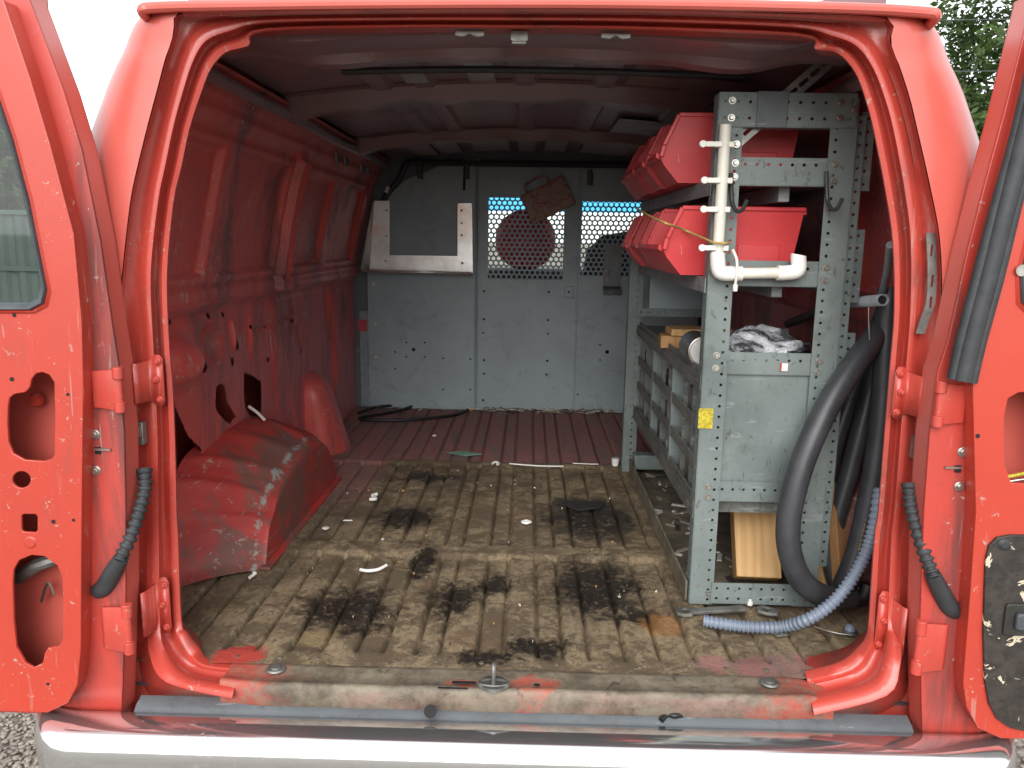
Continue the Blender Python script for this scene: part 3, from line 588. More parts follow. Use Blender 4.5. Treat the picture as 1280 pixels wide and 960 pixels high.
# --- cab beyond the partition
mb = MB(); mb.box((-.9, 3.35, FZ - .1), (.9, 3.75, FZ + .70)); mb.build('dashboard', 'dash', van, bevel=.05, seg=4)
mb = MB(); mb.box((-.30, 2.60, FZ - .05), (.20, 3.3, FZ + .38)); mb.build('engine_cover', 'dash', van, bevel=.06, seg=4)
def seat(xc):
    mb = MB(); mb.box((xc - .24, 2.70, FZ), (xc + .24, 3.15, FZ + .38)); 
    o = mb.build('seat_base', 'seat_cloth', van, bevel=.05, seg=4)
    pl = [(-.24,.36),(-.25,.62),(-.22,.82),(-.14,.90),(0,.925),(.14,.90),(.22,.82),(.25,.62),(.24,.36)]
    mb = MB(); mb.prism(pl, lambda u, v: (xc + u, 2.66 + .02 * (v - .4), FZ + v), (0, .12, 0)); mb.build('seat_back', 'seat_cloth', van, bevel=.03, seg=4)
seat(.52)
scr = lambda t0, t1: [[V(x * (1 - .08 * t), 3.95 - .62 * t, .58 + .66 * t) for x in [-.85 + .17 * k for k in range(11)]] for t in (t0, (t0+t1)/2, t1)]
w_ = MB().grid(scr(0, .70)).build('windshield', 'glass_screen', van); MB().grid(scr(.70, 1)).build('tint_band', 'glass_blue', w_)
for s in (-1, 1):
    MB().tube([V(s*.86, 3.95, .58), V(s*.78, 3.33, 1.25)], .03, 8).build('screen_pillar', 'red', van)
MB().grid([[V(x, y, h) for x in (-.9, 0, .9)] for y, h in ((3.9,.56),(4.5,.42),(4.62,.2),(4.62,-.3))]).build('hood', 'red', van)
MB().grid([[V(x, y, -.06) for x in (-.95, .95)] for y in (.0, 4.5)]).build('underbody', 'under_grey', van)
for sx in (-1, 1):
    for y in (.83, 3.9):
        mb = MB(); pr = [(.20,-.09),(.30,-.10),(.345,-.085),(.36,-.05),(.36,.05),(.345,.085),(.30,.10),(.20,.09)]
        mb.grid([[Vector((sx*.80 + w, y + r*math.cos(t), .36 + r*math.sin(t))) for r, w in pr] for t in [2*math.pi*k/32 for k in range(33)]])
        wh = mb.build('wheel', 'tyre', van); m2 = MB(); m2.disc((sx*.80 - .06, y, .36), (1,0,0), .20, .12, 28); m2.build('rim', 'dull_steel', wh)

# ================================================================== REAR DOORS (parts of the van, with their own pieces)
def px(poly, Y): return [XH(x, y, Y) for x, y in poly]
def make_door(side):
    """side -1 left, 1 right; folded back flat beside the opening, inner face to the rear"""
    s = side; yp, yf, yo = -.125, -.085, -.032
    if s < 0:
        out = px([(152,893),(157,740),(157,640),(155,540),(148,455),(140,405),(125,300),(102,187),(79,112),(37,0)], yf)
        pan = px([(60,889),(85,877),(97,855),(101,810),(102,640),(104,480),(102,400),(92,292),(62,179),(37,96),(4,0)], yp)
        win = px([(0,386),(40,386),(55,378),(59,360),(52,325),(37,250),(17,175),(0,125),(-15,85)], yp)
        cut = [[(x/2.977, 320 + y/2.977) for x, y in ((30,560),(36,525),(55,510),(95,503),(112,485),(118,455),(135,434),(160,428),(188,438),(208,468),(211,600),(210,735),(200,755),(170,765),(95,760),(50,735),(32,690),(28,620))],
               [(28 + 12.5*math.cos(t), 599 + 11.5*math.sin(t)) for t in [2*math.pi*k/16 for k in range(16)]],
               [(27,644),(30,641),(46,641),(49,645),(49,662),(46,666),(30,665),(27,661)],
               [(x/2.977, 640 + y/2.977) for x, y in ((48,260),(52,210),(72,175),(120,155),(170,160),(218,195),(238,240),(241,350),(240,470),(225,500),(185,505),(172,525),(165,560),(130,580),(95,560),(62,500),(52,400))]]
        cut = [px(c, yp) for c in cut]
    else:
        out = px([(1153,917),(1150,790),(1155,640),(1162,545),(1172,465),(1185,425),(1210,310),(1237,207),(1258,130),(1290,0)], yf)
        pan = px([(1250,921),(1222,908),(1208,882),(1204,853),(1213,740),(1220,640),(1216,480),(1225,390),(1243,300),(1268,190),(1330,0)], yp)
        win = px([(1330,398),(1292,392),(1276,376),(1275,345),(1290,280),(1320,160),(1345,85)], yp)
        cut = [px(c, yp) for c in ([(1253,580),(1253,520),(1258,497),(1272,489),(1300,489),(1318,500),(1322,600),(1300,606),(1262,604)],)]
    e = s * 1.445
    top = 1.285
    def close(pts, inset): return pts + [(s * 1.10, top - inset + .02), (s * 1.30, top - inset - .02), (e - s * inset, top - .10), (e - s * inset, -.045 + inset), (e - s * (inset + .03), -.07 + inset)]
    out = [p for p in out if p[1] < top] + [(out[-1][0], top)]; pan = [p for p in pan if p[1] < top - .03]
    pk = pan[-1]; pan.append((pk[0] + s * .025, top - .03))
    outl = close(out, 0); panl = close(pan, .03)
    xw = max(abs(p[0]) for p in win)
    winl = win + [(s * (xw + .03), 1.13), (s * 1.28, 1.13), (s * 1.36, 1.08), (s * 1.375, .80), (s * 1.35, win[0][1]), (s * 1.2, win[0][1] - .004)]
    side_name = 'left' if s < 0 else 'right'
    d = plateXZ('door', 'red_door', panl, [winl] + cut, yp, van, .003, .0016)
    d['label'] = 'scratched red rear door with bare service holes' if s < 0 else 'red rear door with black trim card'
    # rim wall between raised panel and flange, then the flange and the outer skin
    ins = lambda poly, k: [(p[0] + (sum(q[0] for q in poly)/len(poly) - p[0]) * k, p[1] + (sum(q[1] for q in poly)/len(poly) - p[1]) * k) for p in poly]
    mb = MB(); loop = panl + [panl[0]]
    mb.grid([[V(x, yp + .001, h) for x, h in loop], [V(x, yp + .006, h) for x, h in loop], [V(x, yf, h) for x, h in loop]]); mb.build('panel_edge', 'red_door', d, ang=60)
    plateXZ('door_flange', 'red_flange', outl, [ins(panl, .03)], yf, d, .004, .0015)
    plateXZ('door_skin', 'red', outl, [winl], yo, d, .003)
    mb = MB(); loop = outl + [outl[0]]; mb.grid([[V(x, yf, h) for x, h in loop], [V(x, yo, h) for x, h in loop]]); mb.build('hem', 'red', d, ang=60)
    gk = ins(winl, .05)
    mb = MB(); l1 = winl + [winl[0]]; l2 = gk + [gk[0]]; l0 = ins(winl, -.012); l0 = l0 + [l0[0]]
    mb.grid([[V(x, yp - .004, h) for x, h in l0], [V(x, yp - .010, h) for x, h in l1], [V(x, yp - .002, h) for x, h in l2], [V(x, yp + .03, h) for x, h in l2]]); mb.build('window_gasket', 'rubber_grey', d, ang=50)
    plateXZ('window_pane', 'glass', ins(winl, .03), [], yp + .028, d, .004)
    # pressed edge round the window
    mb = MB(); lo = ins(winl, -.055); lo.append(lo[0]); li = ins(winl, -.03); li.append(li[0])
    mb.grid([[V(x, yp - .0015, h) for x, h in lo], [V(x, yp - .008, h) for x, h in li], [V(x, yp - .0015, h) for x, h in ins(winl, -.008) + [ins(winl, -.008)[0]]]]); mb.build('window_bead', 'red_door', d, ang=60)
    # hinges
    hy = -.060
    for (kx, ky, top_, bot, lx) in (((150,480,455,510,117) if s < 0 else (1173,497,472,528,1206)), ((161,772,745,805,130) if s < 0 else (1148,797,765,830,1181))):
        z0 = P(kx, bot, Y=hy).z; z1 = P(kx, top_, Y=hy).z; kxw = P(kx, ky, Y=hy - .03).x; lw = P(lx, ky, Y=yf - .01).x
        h = MB(); zz = [z0, z0 + (z1-z0)*.24, z0 + (z1-z0)*.28, z0 + (z1-z0)*.70, z0 + (z1-z0)*.74, z1]
        for a, b, r in ((0,1,.0105),(1,2,.008),(2,3,.0075),(3,4,.008),(4,5,.0105)): h.tube([(kxw, hy - .035, zz[a]), (kxw, hy - .035, zz[b])], r, 14)
        hin = h.build('hinge', 'red_jamb', d, ang=40, bevel=.001)
        a = MB(); xs_ = sorted((kxw, lw)); n3 = 8; rows = []
        for k in range(n3 + 1):
            t = k / n3; x = kxw + (lw - kxw) * t; y = hy - .040 + (yf - hy + .030) * min(1, t * 1.4); rows.append([(x, y, z0 + .004 + .004*t), (x, y, z1 - .004 - .004*t)])
        rows.append([(lw + s*.008, yf - .002, z0 + .009), (lw + s*.008, yf - .002, z1 - .009)])
        a.grid(rows); a.build('hinge_leaf', 'red_jamb', d, solid=.005, ang=50, bevel=.001)
        b = MB(); wx_ = kxw - s * .036
        hz = z1 - z0; b.grid([[(kxw + (wx_ - kxw) * u, y_, z0 + hz * a_), (kxw + (wx_ - kxw) * u, y_, z0 + hz * b_)] for u, y_, a_, b_ in ((0,-.040,.04,.96),(.14,-.030,.04,.96),(.26,.000,.03,.97),(.36,.007,-.02,1.0),(.55,.008,-.10,1.10),(.85,.008,-.10,1.10),(1,.008,.0,1.0))]); b.build('hinge_plate', 'red_jamb', van, solid=.004, ang=50)
        for v in (.05, .52, .95):
            bo = MB(); c = Vector((kxw + (wx_ - kxw) * (.78 if v != .52 else .62), .007, z0 + (z1 - z0) * v)); bo.disc(c, (0,-1,0), .0085, .006, 6, .0075); bo.disc(c + Vector((0,-.006,0)), (0,-1,0), .004, .004, 10); bo.build('hinge_bolt', 'red_jamb', van, bevel=.001)
    # wiring boot
    pts = ((180,588),(181,610),(174,640),(163,672),(149,700)) if s < 0 else ((1137,606),(1138,630),(1146,662),(1158,698),(1168,722))
    pth = catmull([P(x, y, Y=-.03 - .075 * k / 4) for k, (x, y) in enumerate(pts)], 14)
    rr = [.0115 + .0022 * (1 if (i // 2) % 2 else -1) * (1 if i > 4 else 0) + (.005 * (1 - i / 6) if i < 6 else 0) for i in range(len(pth))]
    MB().tube(pth, rr, 12).build('wiring_boot', 'rubber', d, ang=60)
    e2 = [(152,697),(143,712),(131,733),(122,738)] if s < 0 else [(1166,718),(1174,735),(1186,757),(1195,764)]
    ep = catmull([P(x, y, Y=-.103 + .008 * k) for k, (x, y) in enumerate(e2)], 5)
    MB().tube(ep, [.0135 + .004 * math.sin(math.pi * min(1, i / (len(ep) - 1) * .75)) - (.009 if i == len(ep) - 1 else 0) for i in range(len(ep))], 14).build('boot_end', 'rubber', d, ang=60)
    # check strap slot and bolts on the flange
    for q in (((119,543),(120,588)) if s < 0 else ((1203,565),(1199,608))):
        c = P(*q, Y=yf - .003); bo = MB(); bo.disc(c, (0,-1,0), .0105, .003, 18, .009); bo.disc(c + Vector((0,-.003,0)), (0,-1,0), .006, .004, 6); bo.build('bolt', 'bolt_zinc', d, bevel=.0008)
    c = P(*((123,563) if s < 0 else (1197,586)), Y=yf - .003); mb = MB(); mb.cbox(c, (.012,.003,.014)); mb.build('strap_slot', 'hole_dark', d)
    mb = MB(); mb.cbox(c + Vector((.010 * -s, -.004, .003)), (.030,.003,.004)); mb.build('check_strap', 'bolt_zinc', d)
    # lower corner flap of the flange
    if s < 0:
        st = [XH(x, y, yf) for x, y in ((14,30),(35,90),(60,175),(90,290),(101,395))]; so = [XH(x, y, yf) for x, y in ((25,30),(47,90),(73,172),(101,288),(106,404))]
        pth = [V((a[0]*.4+b[0]*.6), yf - .010, (a[1]+b[1])/2) for a, b in zip(st, so)]
        MB().tube(catmull(pth, 6), .006, 8).build('seal_remnant', 'red_jamb', d)
        for x, y, r in ((15,474,.004),(85,493,.003),(67,652,.004),(60,855,.003),(18,394,.0035),(92,650,.003)):
            c = P(x, y, Y=yp - .003); b = MB(); b.disc(c, (0,-1,0), r, .001, 10); b.build('screw_hole', 'hole_dark', d)
        c = P(38, 678, Y=yp - .003); b = MB(); b.disc(c, (0,-1,0), .012, .0025, 18, .009); b.build('panel_plug', 'red_door', d)
        MB().tube([P(22,722,Y=-.06), P(48,705,Y=-.075), P(70,698,Y=-.07)], .014, 10).build('latch_rod', 'dull_steel', d)
        c = P(46, 500, Y=-.05); b = MB(); b.disc(c, (0,-1,0), .014, .006, 14, .011); b.build('inner_boss', 'red_door', d)
        MB().tube(catmull([P(52,752,Y=-.055), P(60,728,Y=-.06), P(68,745,Y=-.055)], 5), .003, 6).build('latch_spring', 'bolt_zinc', d)
    else:
        # loose double rubber seal
        for off, r, yy in ((0,.011,-.030),(14,.016,-.036),(28,.011,-.032)):
            pts = [(1192+off*.75, 474 + off*.15),(1203+off*.8,425),(1222+off*.85,350),(1245+off*.8,262),(1268+off*.7,180),(1286+off*.7,105),(1300+off*.7,40)]
            MB().tube(catmull([P(x, y, Y=yf + yy - .012) for x, y in pts], 6), r, 10).build('door_seal', 'rubber_grey' if off == 13 else 'rubber', d, ang=60)
        cp = [XH(x, y, yp - .005) for x, y in ((1232,700),(1236,682),(1246,672),(1262,669),(1345,669),(1345,922),(1290,914),(1262,908),(1246,897),(1236,878),(1231,850),(1229,790))]
        cp[4] = (1.40, cp[4][1]); cp[5] = (1.40, cp[6][1] - .004)
        plateXZ('trim_card', 'door_card', cp, [], yp - .005, d, .006, .0015)
        c = P(1255, 681, Y=yp - .010); b = MB(); b.disc(c, (0,-1,0), .011, .004, 20, .006); b.build('trim_clip', 'rubber', d)
        c = P(1271, 774, Y=yp - .011); b = MB(); b.prism(rrect(-.024,-.031,.024,.031,.006), lambda u, v: (c.x+u, c.y, c.z+v), (0,-.005,0)); b.build('handle_plate', 'black_trim', d, bevel=.002)
        b = MB(); b.prism(rrect(-.011,-.016,.011,.016,.006), lambda u, v: (c.x+.003+u, c.y-.005, c.z+v), (0,-.010,0)); b.build('release_handle', 'rubber_grey', d, bevel=.003)
        c = P(1276, 338, Y=yp - .006); b = MB(); b.disc(c, (0,-1,0), .010, .004, 14); b.build('window_clip', 'bolt_zinc', d)
        MB().tube(catmull([P(1254,597,Y=-.10), P(1270,594,Y=-.10), P(1290,590,Y=-.10)], 4), .0035, 8).build('yellow_wire', 'yellow', d)
        MB().tube(catmull([P(1254,603,Y=-.10), P(1272,600,Y=-.10), P(1290,598,Y=-.10)], 4), .0025, 8).build('steel_wire', 'bolt_zinc', d)
        for x, y in ((1222,545),(1226,433),(1213,520)):
            c = P(x, y, Y=yf - .003 if x < 1215 else yp - .003); b = MB(); b.disc(c, (0,-1,0), .004, .001, 10); b.build('screw_hole', 'hole_dark', d)
    return d
make_door(-1); make_door(1)

# ================================================================== PARTITION behind the cab
PY = 2.536
part = thing('cab_partition', 'grey steel partition with centre door and perforated windows', 'partition', V(0, PY, 0))
def top_at(x): return roof_h(x) - .045
def panel(name, x0, x1, win=None, y=PY, h0=.0, extra=()):
    ol = [(x0, h0), (x1, h0)] + [(x1 + (x0-x1)*k/8, min(top_at(x1 + (x0-x1)*k/8), 1.245)) for k in range(9)]
    if name == 'left_panel': ol = [(x0, h0), (x1, h0), (x1, top_at(x1)), (-.40, top_at(-.40)), (-.52, 1.19), (-.62, 1.15), (-.70, 1.08), (-.77, .96), (x0, .80)]
    return plateXZ(name, 'panel_grey', ol, ([win] if win else []) + list(extra), y, part, .004)
def xr(a, b, c, d): p = P(a, b, Y=PY); q = P(c, d, Y=PY); return (p.x, q.z - FZ, q.x, p.z - FZ)
def rect(r): return [(r[0], r[1]), (r[2], r[1]), (r[2], r[3]), (r[0], r[3])]
W1 = xr(611, 247, 703, 350); W2 = xr(728, 252, 800, 346)
lholes = [circle(*XH(517, 437, PY), .010, 14)]
for q in ((508,428),(531,428),(494,440),(494,461),(508,446),(531,446),(554,448),(588,449),(554,487),(588,487),(463,446),(472,488)): lholes.append(circle(*XH(*q, PY), .0055, 8))
panel('left_panel', -.815, -.250, extra=lholes)
dholes = [circle(*XH(*q, PY), .0065, 8) for q in ((605,364),(686,365),(605,399),(604,416),(605,450),(605,467),(604,500),(685,400),(685,417),(684,451),(683,468))]
panel('door_panel', -.254, .236, rect(W1), y=PY - .004, h0=.006, extra=dholes)
rholes = [circle(*XH(759, 440, PY), .010, 12)] + [circle(*XH(*q, PY), .005, 8) for q in ((750,431),(750,450),(722,493))]
panel('right_panel', .236, .86, rect(W2), extra=rholes)
plateXZ('side_closer', 'under_grey', [(-.97,-.06),(.97,-.06),(.97,1.34),(-.97,1.34)], [[(-.79,.01),(.80,.01),(.80,.9),(.62,1.14),(.4,1.20),(-.4,1.20),(-.62,1.12),(-.76,.95)]], PY + .035, part, .004)
mb = MB(); mb.box((-.258, PY - .010, FZ), (-.250, PY - .001, FZ + 1.245)); mb.build('door_edge', 'panel_grey', part, bevel=.002)
mb = MB(); mb.box((.236, PY - .012, FZ), (.246, PY - .001, FZ + 1.245)); mb.build('door_edge', 'panel_grey', part, bevel=.002)
MB().tube([V(-.266, PY - .008, .01), V(-.266, PY - .008, 1.24)], .006, 8).build('piano_hinge', 'panel_grey', part)
c = P(711, 365, Y=PY - .012); mb = MB(); mb.cbox(c, (.045,.012,.060)); o = mb.build('door_latch', 'panel_grey', part, bevel=.003); mb = MB(); mb.disc(c + Vector((0,-.006,0)), (0,-1,0), .006, .006, 10); mb.build('latch_pin', 'dark_steel', o)
for q in ((467,355),(470,404),(470,446),(470,488)):
    c = P(*q, Y=PY - .002); mb = MB(); mb.disc(c, (0,-1,0), .010, .003, 14, .008); mb.disc(c + Vector((0,-.003,0)), (0,-1,0), .005, .004, 6); mb.build('screw', 'bolt_zinc', part)
def perforated(r, y, pitch=.0262, hole=.0098):
    x0, z0, x1, z1 = r; mb = MB(); rh = pitch * math.sqrt(3) / 2; row = 0; zc = z0 + rh * .5
    while zc < z1 + .01:
        xc = x0 + (pitch * .5 if row % 2 else 0)
        while xc < x1 + .012:
            b = len(mb.v)
            for k in range(12):
                t = math.pi * k / 6 + math.pi / 6; R6 = pitch / math.sqrt(3) if k % 2 == 0 else pitch / 2
                mb.v.append(Vector((min(max(xc + R6 * math.cos(t), x0 - .008), x1 + .008), y, FZ + min(max(zc + R6 * math.sin(t), z0 - .008), z1 + .008))))
            for k in range(12):
                t = math.pi * k / 6 + math.pi / 6
                mb.v.append(Vector((min(max(xc + hole * math.cos(t), x0 - .008), x1 + .008), y, FZ + min(max(zc + hole * math.sin(t), z0 - .008), z1 + .008))))
            for k in range(12): mb.f.append((b + k, b + (k+1) % 12, b + 12 + (k+1) % 12, b + 12 + k))
            xc += pitch
        zc += rh; row += 1
    return mb.build('perforated_screen', 'panel_grey', part, fix=False, solid=.002, flat=True)
perforated(W1, PY + .006); perforated(W2, PY + .006)
# dark roof channel and drop brackets
pts = [V(x, PY - .015, min(roof_h(x) - .030, 1.235)) for x in [-.60 + .12 * k for k in range(11)]]
pts = [V(-.80, PY - .015, .88), V(-.765, PY-.015, .98), V(-.70, PY-.015, 1.09), V(-.645, PY - .015, 1.16)] + pts
MB().tube(catmull(pts, 3), .014, 8).build('roof_channel', 'rubber', part)
for q in ((583,214),(737,222),(525,214)):
    c = P(*q, Y=PY - .02); mb = MB(); mb.cbox(c, (.022,.010,.07)); mb.cbox(c + Vector((.012,-.01,-.01)), (.004,.02,.06)); mb.build('drop_bracket', 'dark_steel', part, bevel=.002)
MB().tube([P(581,205,Y=PY-.02), P(580,238,Y=PY-.02)], .006, 6).build('hanging_wire', 'wire_black', part)
c = P(484, 237, Y=PY - .06); mb = MB(); mb.cbox((0,0,0), (.016,.01,.032), Matrix.Translation(c) @ Matrix.Rotation(.4, 4, 'Y')); mb.build('white_tag', 'white_scrap', part, bevel=.002)
# rear cab trim seen left of the partition
mb = MB(); mb.box((-.865, PY + .02, FZ), (-.80, PY + .03, FZ + .50)); mb.build('trim_strip', 'pvc_grey', part, bevel=.003)
mb = MB(); mb.box((-.868, PY + .012, FZ + .395), (-.825, PY + .019, FZ + .455)); mb.build('warning_sticker', 'cushion_red', part)

# stainless tray screwed to the partition
tray = thing('stainless_tray', 'U-shaped bare stainless steel frame screwed high on the partition', 'metal frame', P(520, 340, Y=PY - .03))
ol = [XH(*q, PY - .035) for q in ((468,251),(487,251),(487,319),(572,320),(572,254),(590,254),(591,341),(462,338))]
sl_ = [circle(*XH(*q, PY - .035), .006, 8) for q in ((483,263),(483,295),(482,326),(577,263),(577,279),(577,294),(578,329))]
plateXZ('u_frame', 'stainless', ol, sl_, PY - .035, tray, .003)
mb = MB(); a, b = P(462,338,Y=PY-.035), P(591,341,Y=PY-.035); mb.grid([[a, b], [a + Vector((-.02,-.09,-.004)), b + Vector((0,-.09,-.004))], [a + Vector((-.02,-.09,.008)), b + Vector((0,-.09,.008))]]); mb.build('bottom_lip', 'stainless', tray, solid=.003)
mb = MB(); mb.grid([[P(468,251,Y=PY-.035), P(462,338,Y=PY-.035)], [P(466,254,Y=PY-.06), P(451,337,Y=PY-.10)]]); mb.build('side_flange', 'stainless', tray, solid=.003)
mb = MB()
for x in (472, 582): p = P(x, 300, Y=PY - .034); mb.box((p.x - .01, PY - .034, p.z - .01), (p.x + .01, PY - .002, p.z + .01))
mb.build('spacer', 'stainless', tray)
# small carton hanging on the screen
cc = P(685, 250, Y=PY - .05); Mx = Matrix.Translation(cc) @ Matrix.Rotation(R_(-27), 4, 'Y')
ct = thing('hanging_carton', 'small worn brown carton with handle hung askew on partition mesh', 'carton', cc)
mb = MB(); mb.box((-.115,-.025,-.075), (.115,.025,.075), Mx); mb.build('box_body', 'carton', ct, bevel=.006)
MB().tube([Mx @ Vector(p) for p in catmull([(-.07,0,.07),(-.075,0,.105),(-.05,0,.118),(.02,0,.118),(.045,0,.105),(.04,0,.07)], 5)], .007, 8).build('handle', 'carton', ct)
# bent grey plate beside the right screen
gp_ = thing('bent_plate', 'bent grey metal plate fixed over the perforated screen beside the rack', 'metal plate', P(765, 366, Y=PY - .02))
r = xr(755, 305, 775, 358); plateXZ('plate', 'worn_grey', rect(r), [circle(r[0] + .015, r[1] + .03 + k * .045, .005, 8) for k in range(5)], PY - .02, gp_, .004)
mb = MB(); mb.grid([[V(r[0], PY - .02, r[1]), V(r[2], PY - .02, r[1])], [V(r[0], PY - .06, r[1] - .035), V(r[2], PY - .06, r[1] - .035)]]); mb.build('folded_lip', 'worn_grey', gp_, solid=.004)
mb = MB(); mb.box((r[0] + .02, PY - .018, FZ + r[3] - .05), (r[0] + .05, PY - .002, FZ + r[3] - .02)); mb.build('spacer', 'worn_grey', gp_)
# round red cushion on the engine cover
cu_ = thing('round_cushion', 'round red cushion seen behind the partition door mesh', 'cushion', (0, 2.78, FZ + .38))
c = P(657, 300, Y=2.78); rad = .160; mb = MB()
mb.grid([[c + Vector((rad * math.sin(a) * math.cos(t), -.075 * math.cos(a), rad * math.sin(a) * math.sin(t))) for t in [2*math.pi*k/32 for k in range(32)]] for a in [math.pi * j / 14 for j in range(15)]], True); mb.build('pad', 'cushion_red', cu_, ang=80)
mb = MB(); zb = FZ + .38; mb.box((c.x - .05, 2.74, zb), (c.x + .05, 2.82, c.z - rad * .9)); mb.build('post', 'dash', cu_, bevel=.006)

# ================================================================== STORAGE RACK on the right
RY = .322
rack = thing('storage_rack', 'grey slotted-angle storage rack along the right inner wall', 'rack', V(.56, .9, 0))
def punched(L, W, holes, r=.0036, step=.025):
    """strip along +u (length L) by v (width W): rows of round holes at v in holes; returns verts, faces in (u, v)"""
    vs, fs = [], []; n = max(1, int(L / step)); du = L / n
    vb = [0]
    for i, h in enumerate(holes):
        a = h - .0085; b = h + .0085
        if a > vb[-1] + 1e-4: vb.append(a)
        vb.append(b)
    if W > vb[-1] + 1e-4: vb.append(W)
    def q(u, v): vs.append((u, v)); return len(vs) - 1
    for lo, hi in zip(vb, vb[1:]):
        hc = [h for h in holes if lo - 1e-6 <= h - .0084 and h + .0084 <= hi + 1e-6]
        if not hc:
            fs.append((q(0, lo), q(L, lo), q(L, hi), q(0, hi))); continue
        vc = hc[0]
        for k in range(n):
            u0, u1 = k * du, (k + 1) * du; uc = (u0 + u1) / 2
            o = [q(*p) for p in ((u1, vc), (u1, hi), (uc, hi), (u0, hi), (u0, vc), (u0, lo), (uc, lo), (u1, lo))]
            i = [q(uc + r * math.cos(math.pi*j/4), vc + r * math.sin(math.pi*j/4)) for j in range(8)]
            for j in range(8): fs.append((o[j], o[(j+1) % 8], i[(j+1) % 8], i[j]))
    return vs, fs
def strip(mb, o, du, dv, L, W, holes, **k):
    o, du, dv = Vector(o), Vector(du).normalized(), Vector(dv).normalized()
    vs, fs = punched(L, W, holes, **k); mb.add([o + du * a + dv * b for a, b in vs], fs); return mb
def clean(o):
    bm = bmesh.new(); bm.from_mesh(o.data); bmesh.ops.remove_doubles(bm, verts=bm.verts, dist=.0002); bm.to_mesh(o.data); bm.free(); return o
def angle_post(name, x0, y, h0, h1, w, inward, holes=(.012,), hside=(.014,), mat='rack_grey'):
    """L post: a face to the rear (-Y) and a leg running into the van on the side 'inward' (-1 left edge, 1 right edge)"""
    mb = MB(); strip(mb, V(x0, y, h0), (0,0,1), (1,0,0), h1 - h0, w, holes)
    xe = x0 if inward < 0 else x0 + w; strip(mb, V(xe, y, h0), (0,0,1), (0,1,0), h1 - h0, .04, hside)
    return clean(mb.build(name, mat, rack, solid=.0025, fix=False, flat=True))
def beam(x0, x1, y, h0, h1, holes, name='beam', mat='rack_grey'):
    mb = MB(); strip(mb, V(x0, y, h0), (1,0,0), (0,0,1), x1 - x0, h1 - h0, holes)
    mb.grid([[V(x0, y, h0), V(x1, y, h0)], [V(x0, y + .03, h0), V(x1, y + .03, h0)]])
    return clean(mb.build(name, mat, rack, solid=.0025, fix=False, flat=True))
XL, XR = .408, .655
# near posts: lean a little with the tracing
angle_post('post', XL, RY, .0, 1.192, .056, -1, holes=(.043,))
angle_post('post', XR, RY, .0, 1.185, .058, 1, holes=(.014,))
mb = MB(); strip(mb, V(XR + .060, RY + .012, .10), (0,0,1), (1,0,0), 1.05, .022, (.011,)); clean(mb.build('post', 'rack_grey', rack, solid=.0025, fix=False, flat=True))
for a, b in ((.99, 1.16), (.74, .905), (.52, .67)):
    mb = MB(); strip(mb, V(XR + .074, RY + .020, a), (0,0,1), (1,0,0), b - a, .030, (.016,)); clean(mb.build('gusset', 'rack_grey', rack, solid=.003, fix=False, flat=True))
# far posts
for x in (.372, .70): angle_post('post', x, 1.455, .0, .86 if x < .5 else 1.19, .05, -1 if x < .5 else 1, holes=(.03,), hside=(.012, .03))
# beams of the end frame
YB = RY - .0045
beam(XL, XR + .052, YB, 1.122, 1.194, (.018, .052), 'top_beam')
mb = MB(); mb.box((XL + .082, YB - .006, FZ + 1.120), (XL + .148, YB - .002, FZ + 1.196)); mb.build('splice_plate', 'under_grey', rack, bevel=.001)
for h0, h1, ho, xx in ((.998, 1.058, (.045,), 0), (.775, .832, (.040,), 0), (.570, .622, (.034,), 0)): beam(XL + .054, XR + .016, RY + .0045, h0, h1, ho)
beam(XL + .050, XR + .03, RY + .004, .262, .312, (.030,)); 
beam(XL + .050, XR + .045, YB, .004, .058, (.014, .040))
mb = MB(); mb.box((XL + .05, RY + .012, FZ + .29), (XR + .02, RY + .016, FZ + .575)); mb.build('end_panel', 'rack_grey', rack, bevel=.001)
def bolt(x, y, h, parent=rack, r=.008):
    b = MB(); b.disc(V(x, y, h), (0,-1,0), r, .0015, 14); b.disc(V(x, y - .0015, h), (0,-1,0), r * .72, .0045, 10, r * .5); b.build('bolt', 'bolt_zinc', parent)
for x, h in ((XL+.028,1.176),(XL+.028,1.140),(XR+.016,1.174),(XR+.016,1.142),(XR+.046,1.16)): bolt(x, YB - .002, h)
for h in (1.085, 1.045, 1.015): bolt(XL + .044, RY - .002, h)
for h in (1.045, 1.008, .818, .79, .605, .58): bolt(XR + .016, RY - .002, h)
for h in (.615, .585, .30, .275, .03): bolt(XL + .028 if h > .1 else XL + .045, RY - .003, h)
# long rails and shelves
def rail(h0, h1, x, hh, name='shelf_rail', y0=RY + .01, y1=1.47, mat='rack_grey'):
    mb = MB(); o = V(x, y0, h0); d = V(x, y1, h1) - o; strip(mb, o, d, (0,0,1), d.length, hh, (hh / 2,), r=.003); return clean(mb.build(name, mat, rack, solid=.0025, fix=False, flat=True))
SH1, SH2, BEN = 1.010, .792, .565
for h, nm in ((SH1, 'shelf'), (SH2, 'shelf')):
    rail(h - .035, h - .035, XL - .004, .035, 'shelf_rail', mat='worn_grey'); rail(h - .035, h - .035, .715, .035, mat='worn_grey')
    mb = MB(); mb.box((XL - .002, RY + .03, FZ + h - .006), (.718, 1.47, FZ + h)); mb.build(nm, 'worn_grey', rack, bevel=.001)
    mb = MB(); mb.box((XL + .16, RY + .05, FZ + h - .045), (XL + .185, 1.44, FZ + h - .008)); mb.build('shelf_stiffener', 'worn_grey', rack, bevel=.002)
mb = MB(); mb.box((.445, 1.44, FZ + .60), (.70, 1.445, FZ + .83)); mb.build('back_plate', 'panel_grey', rack)
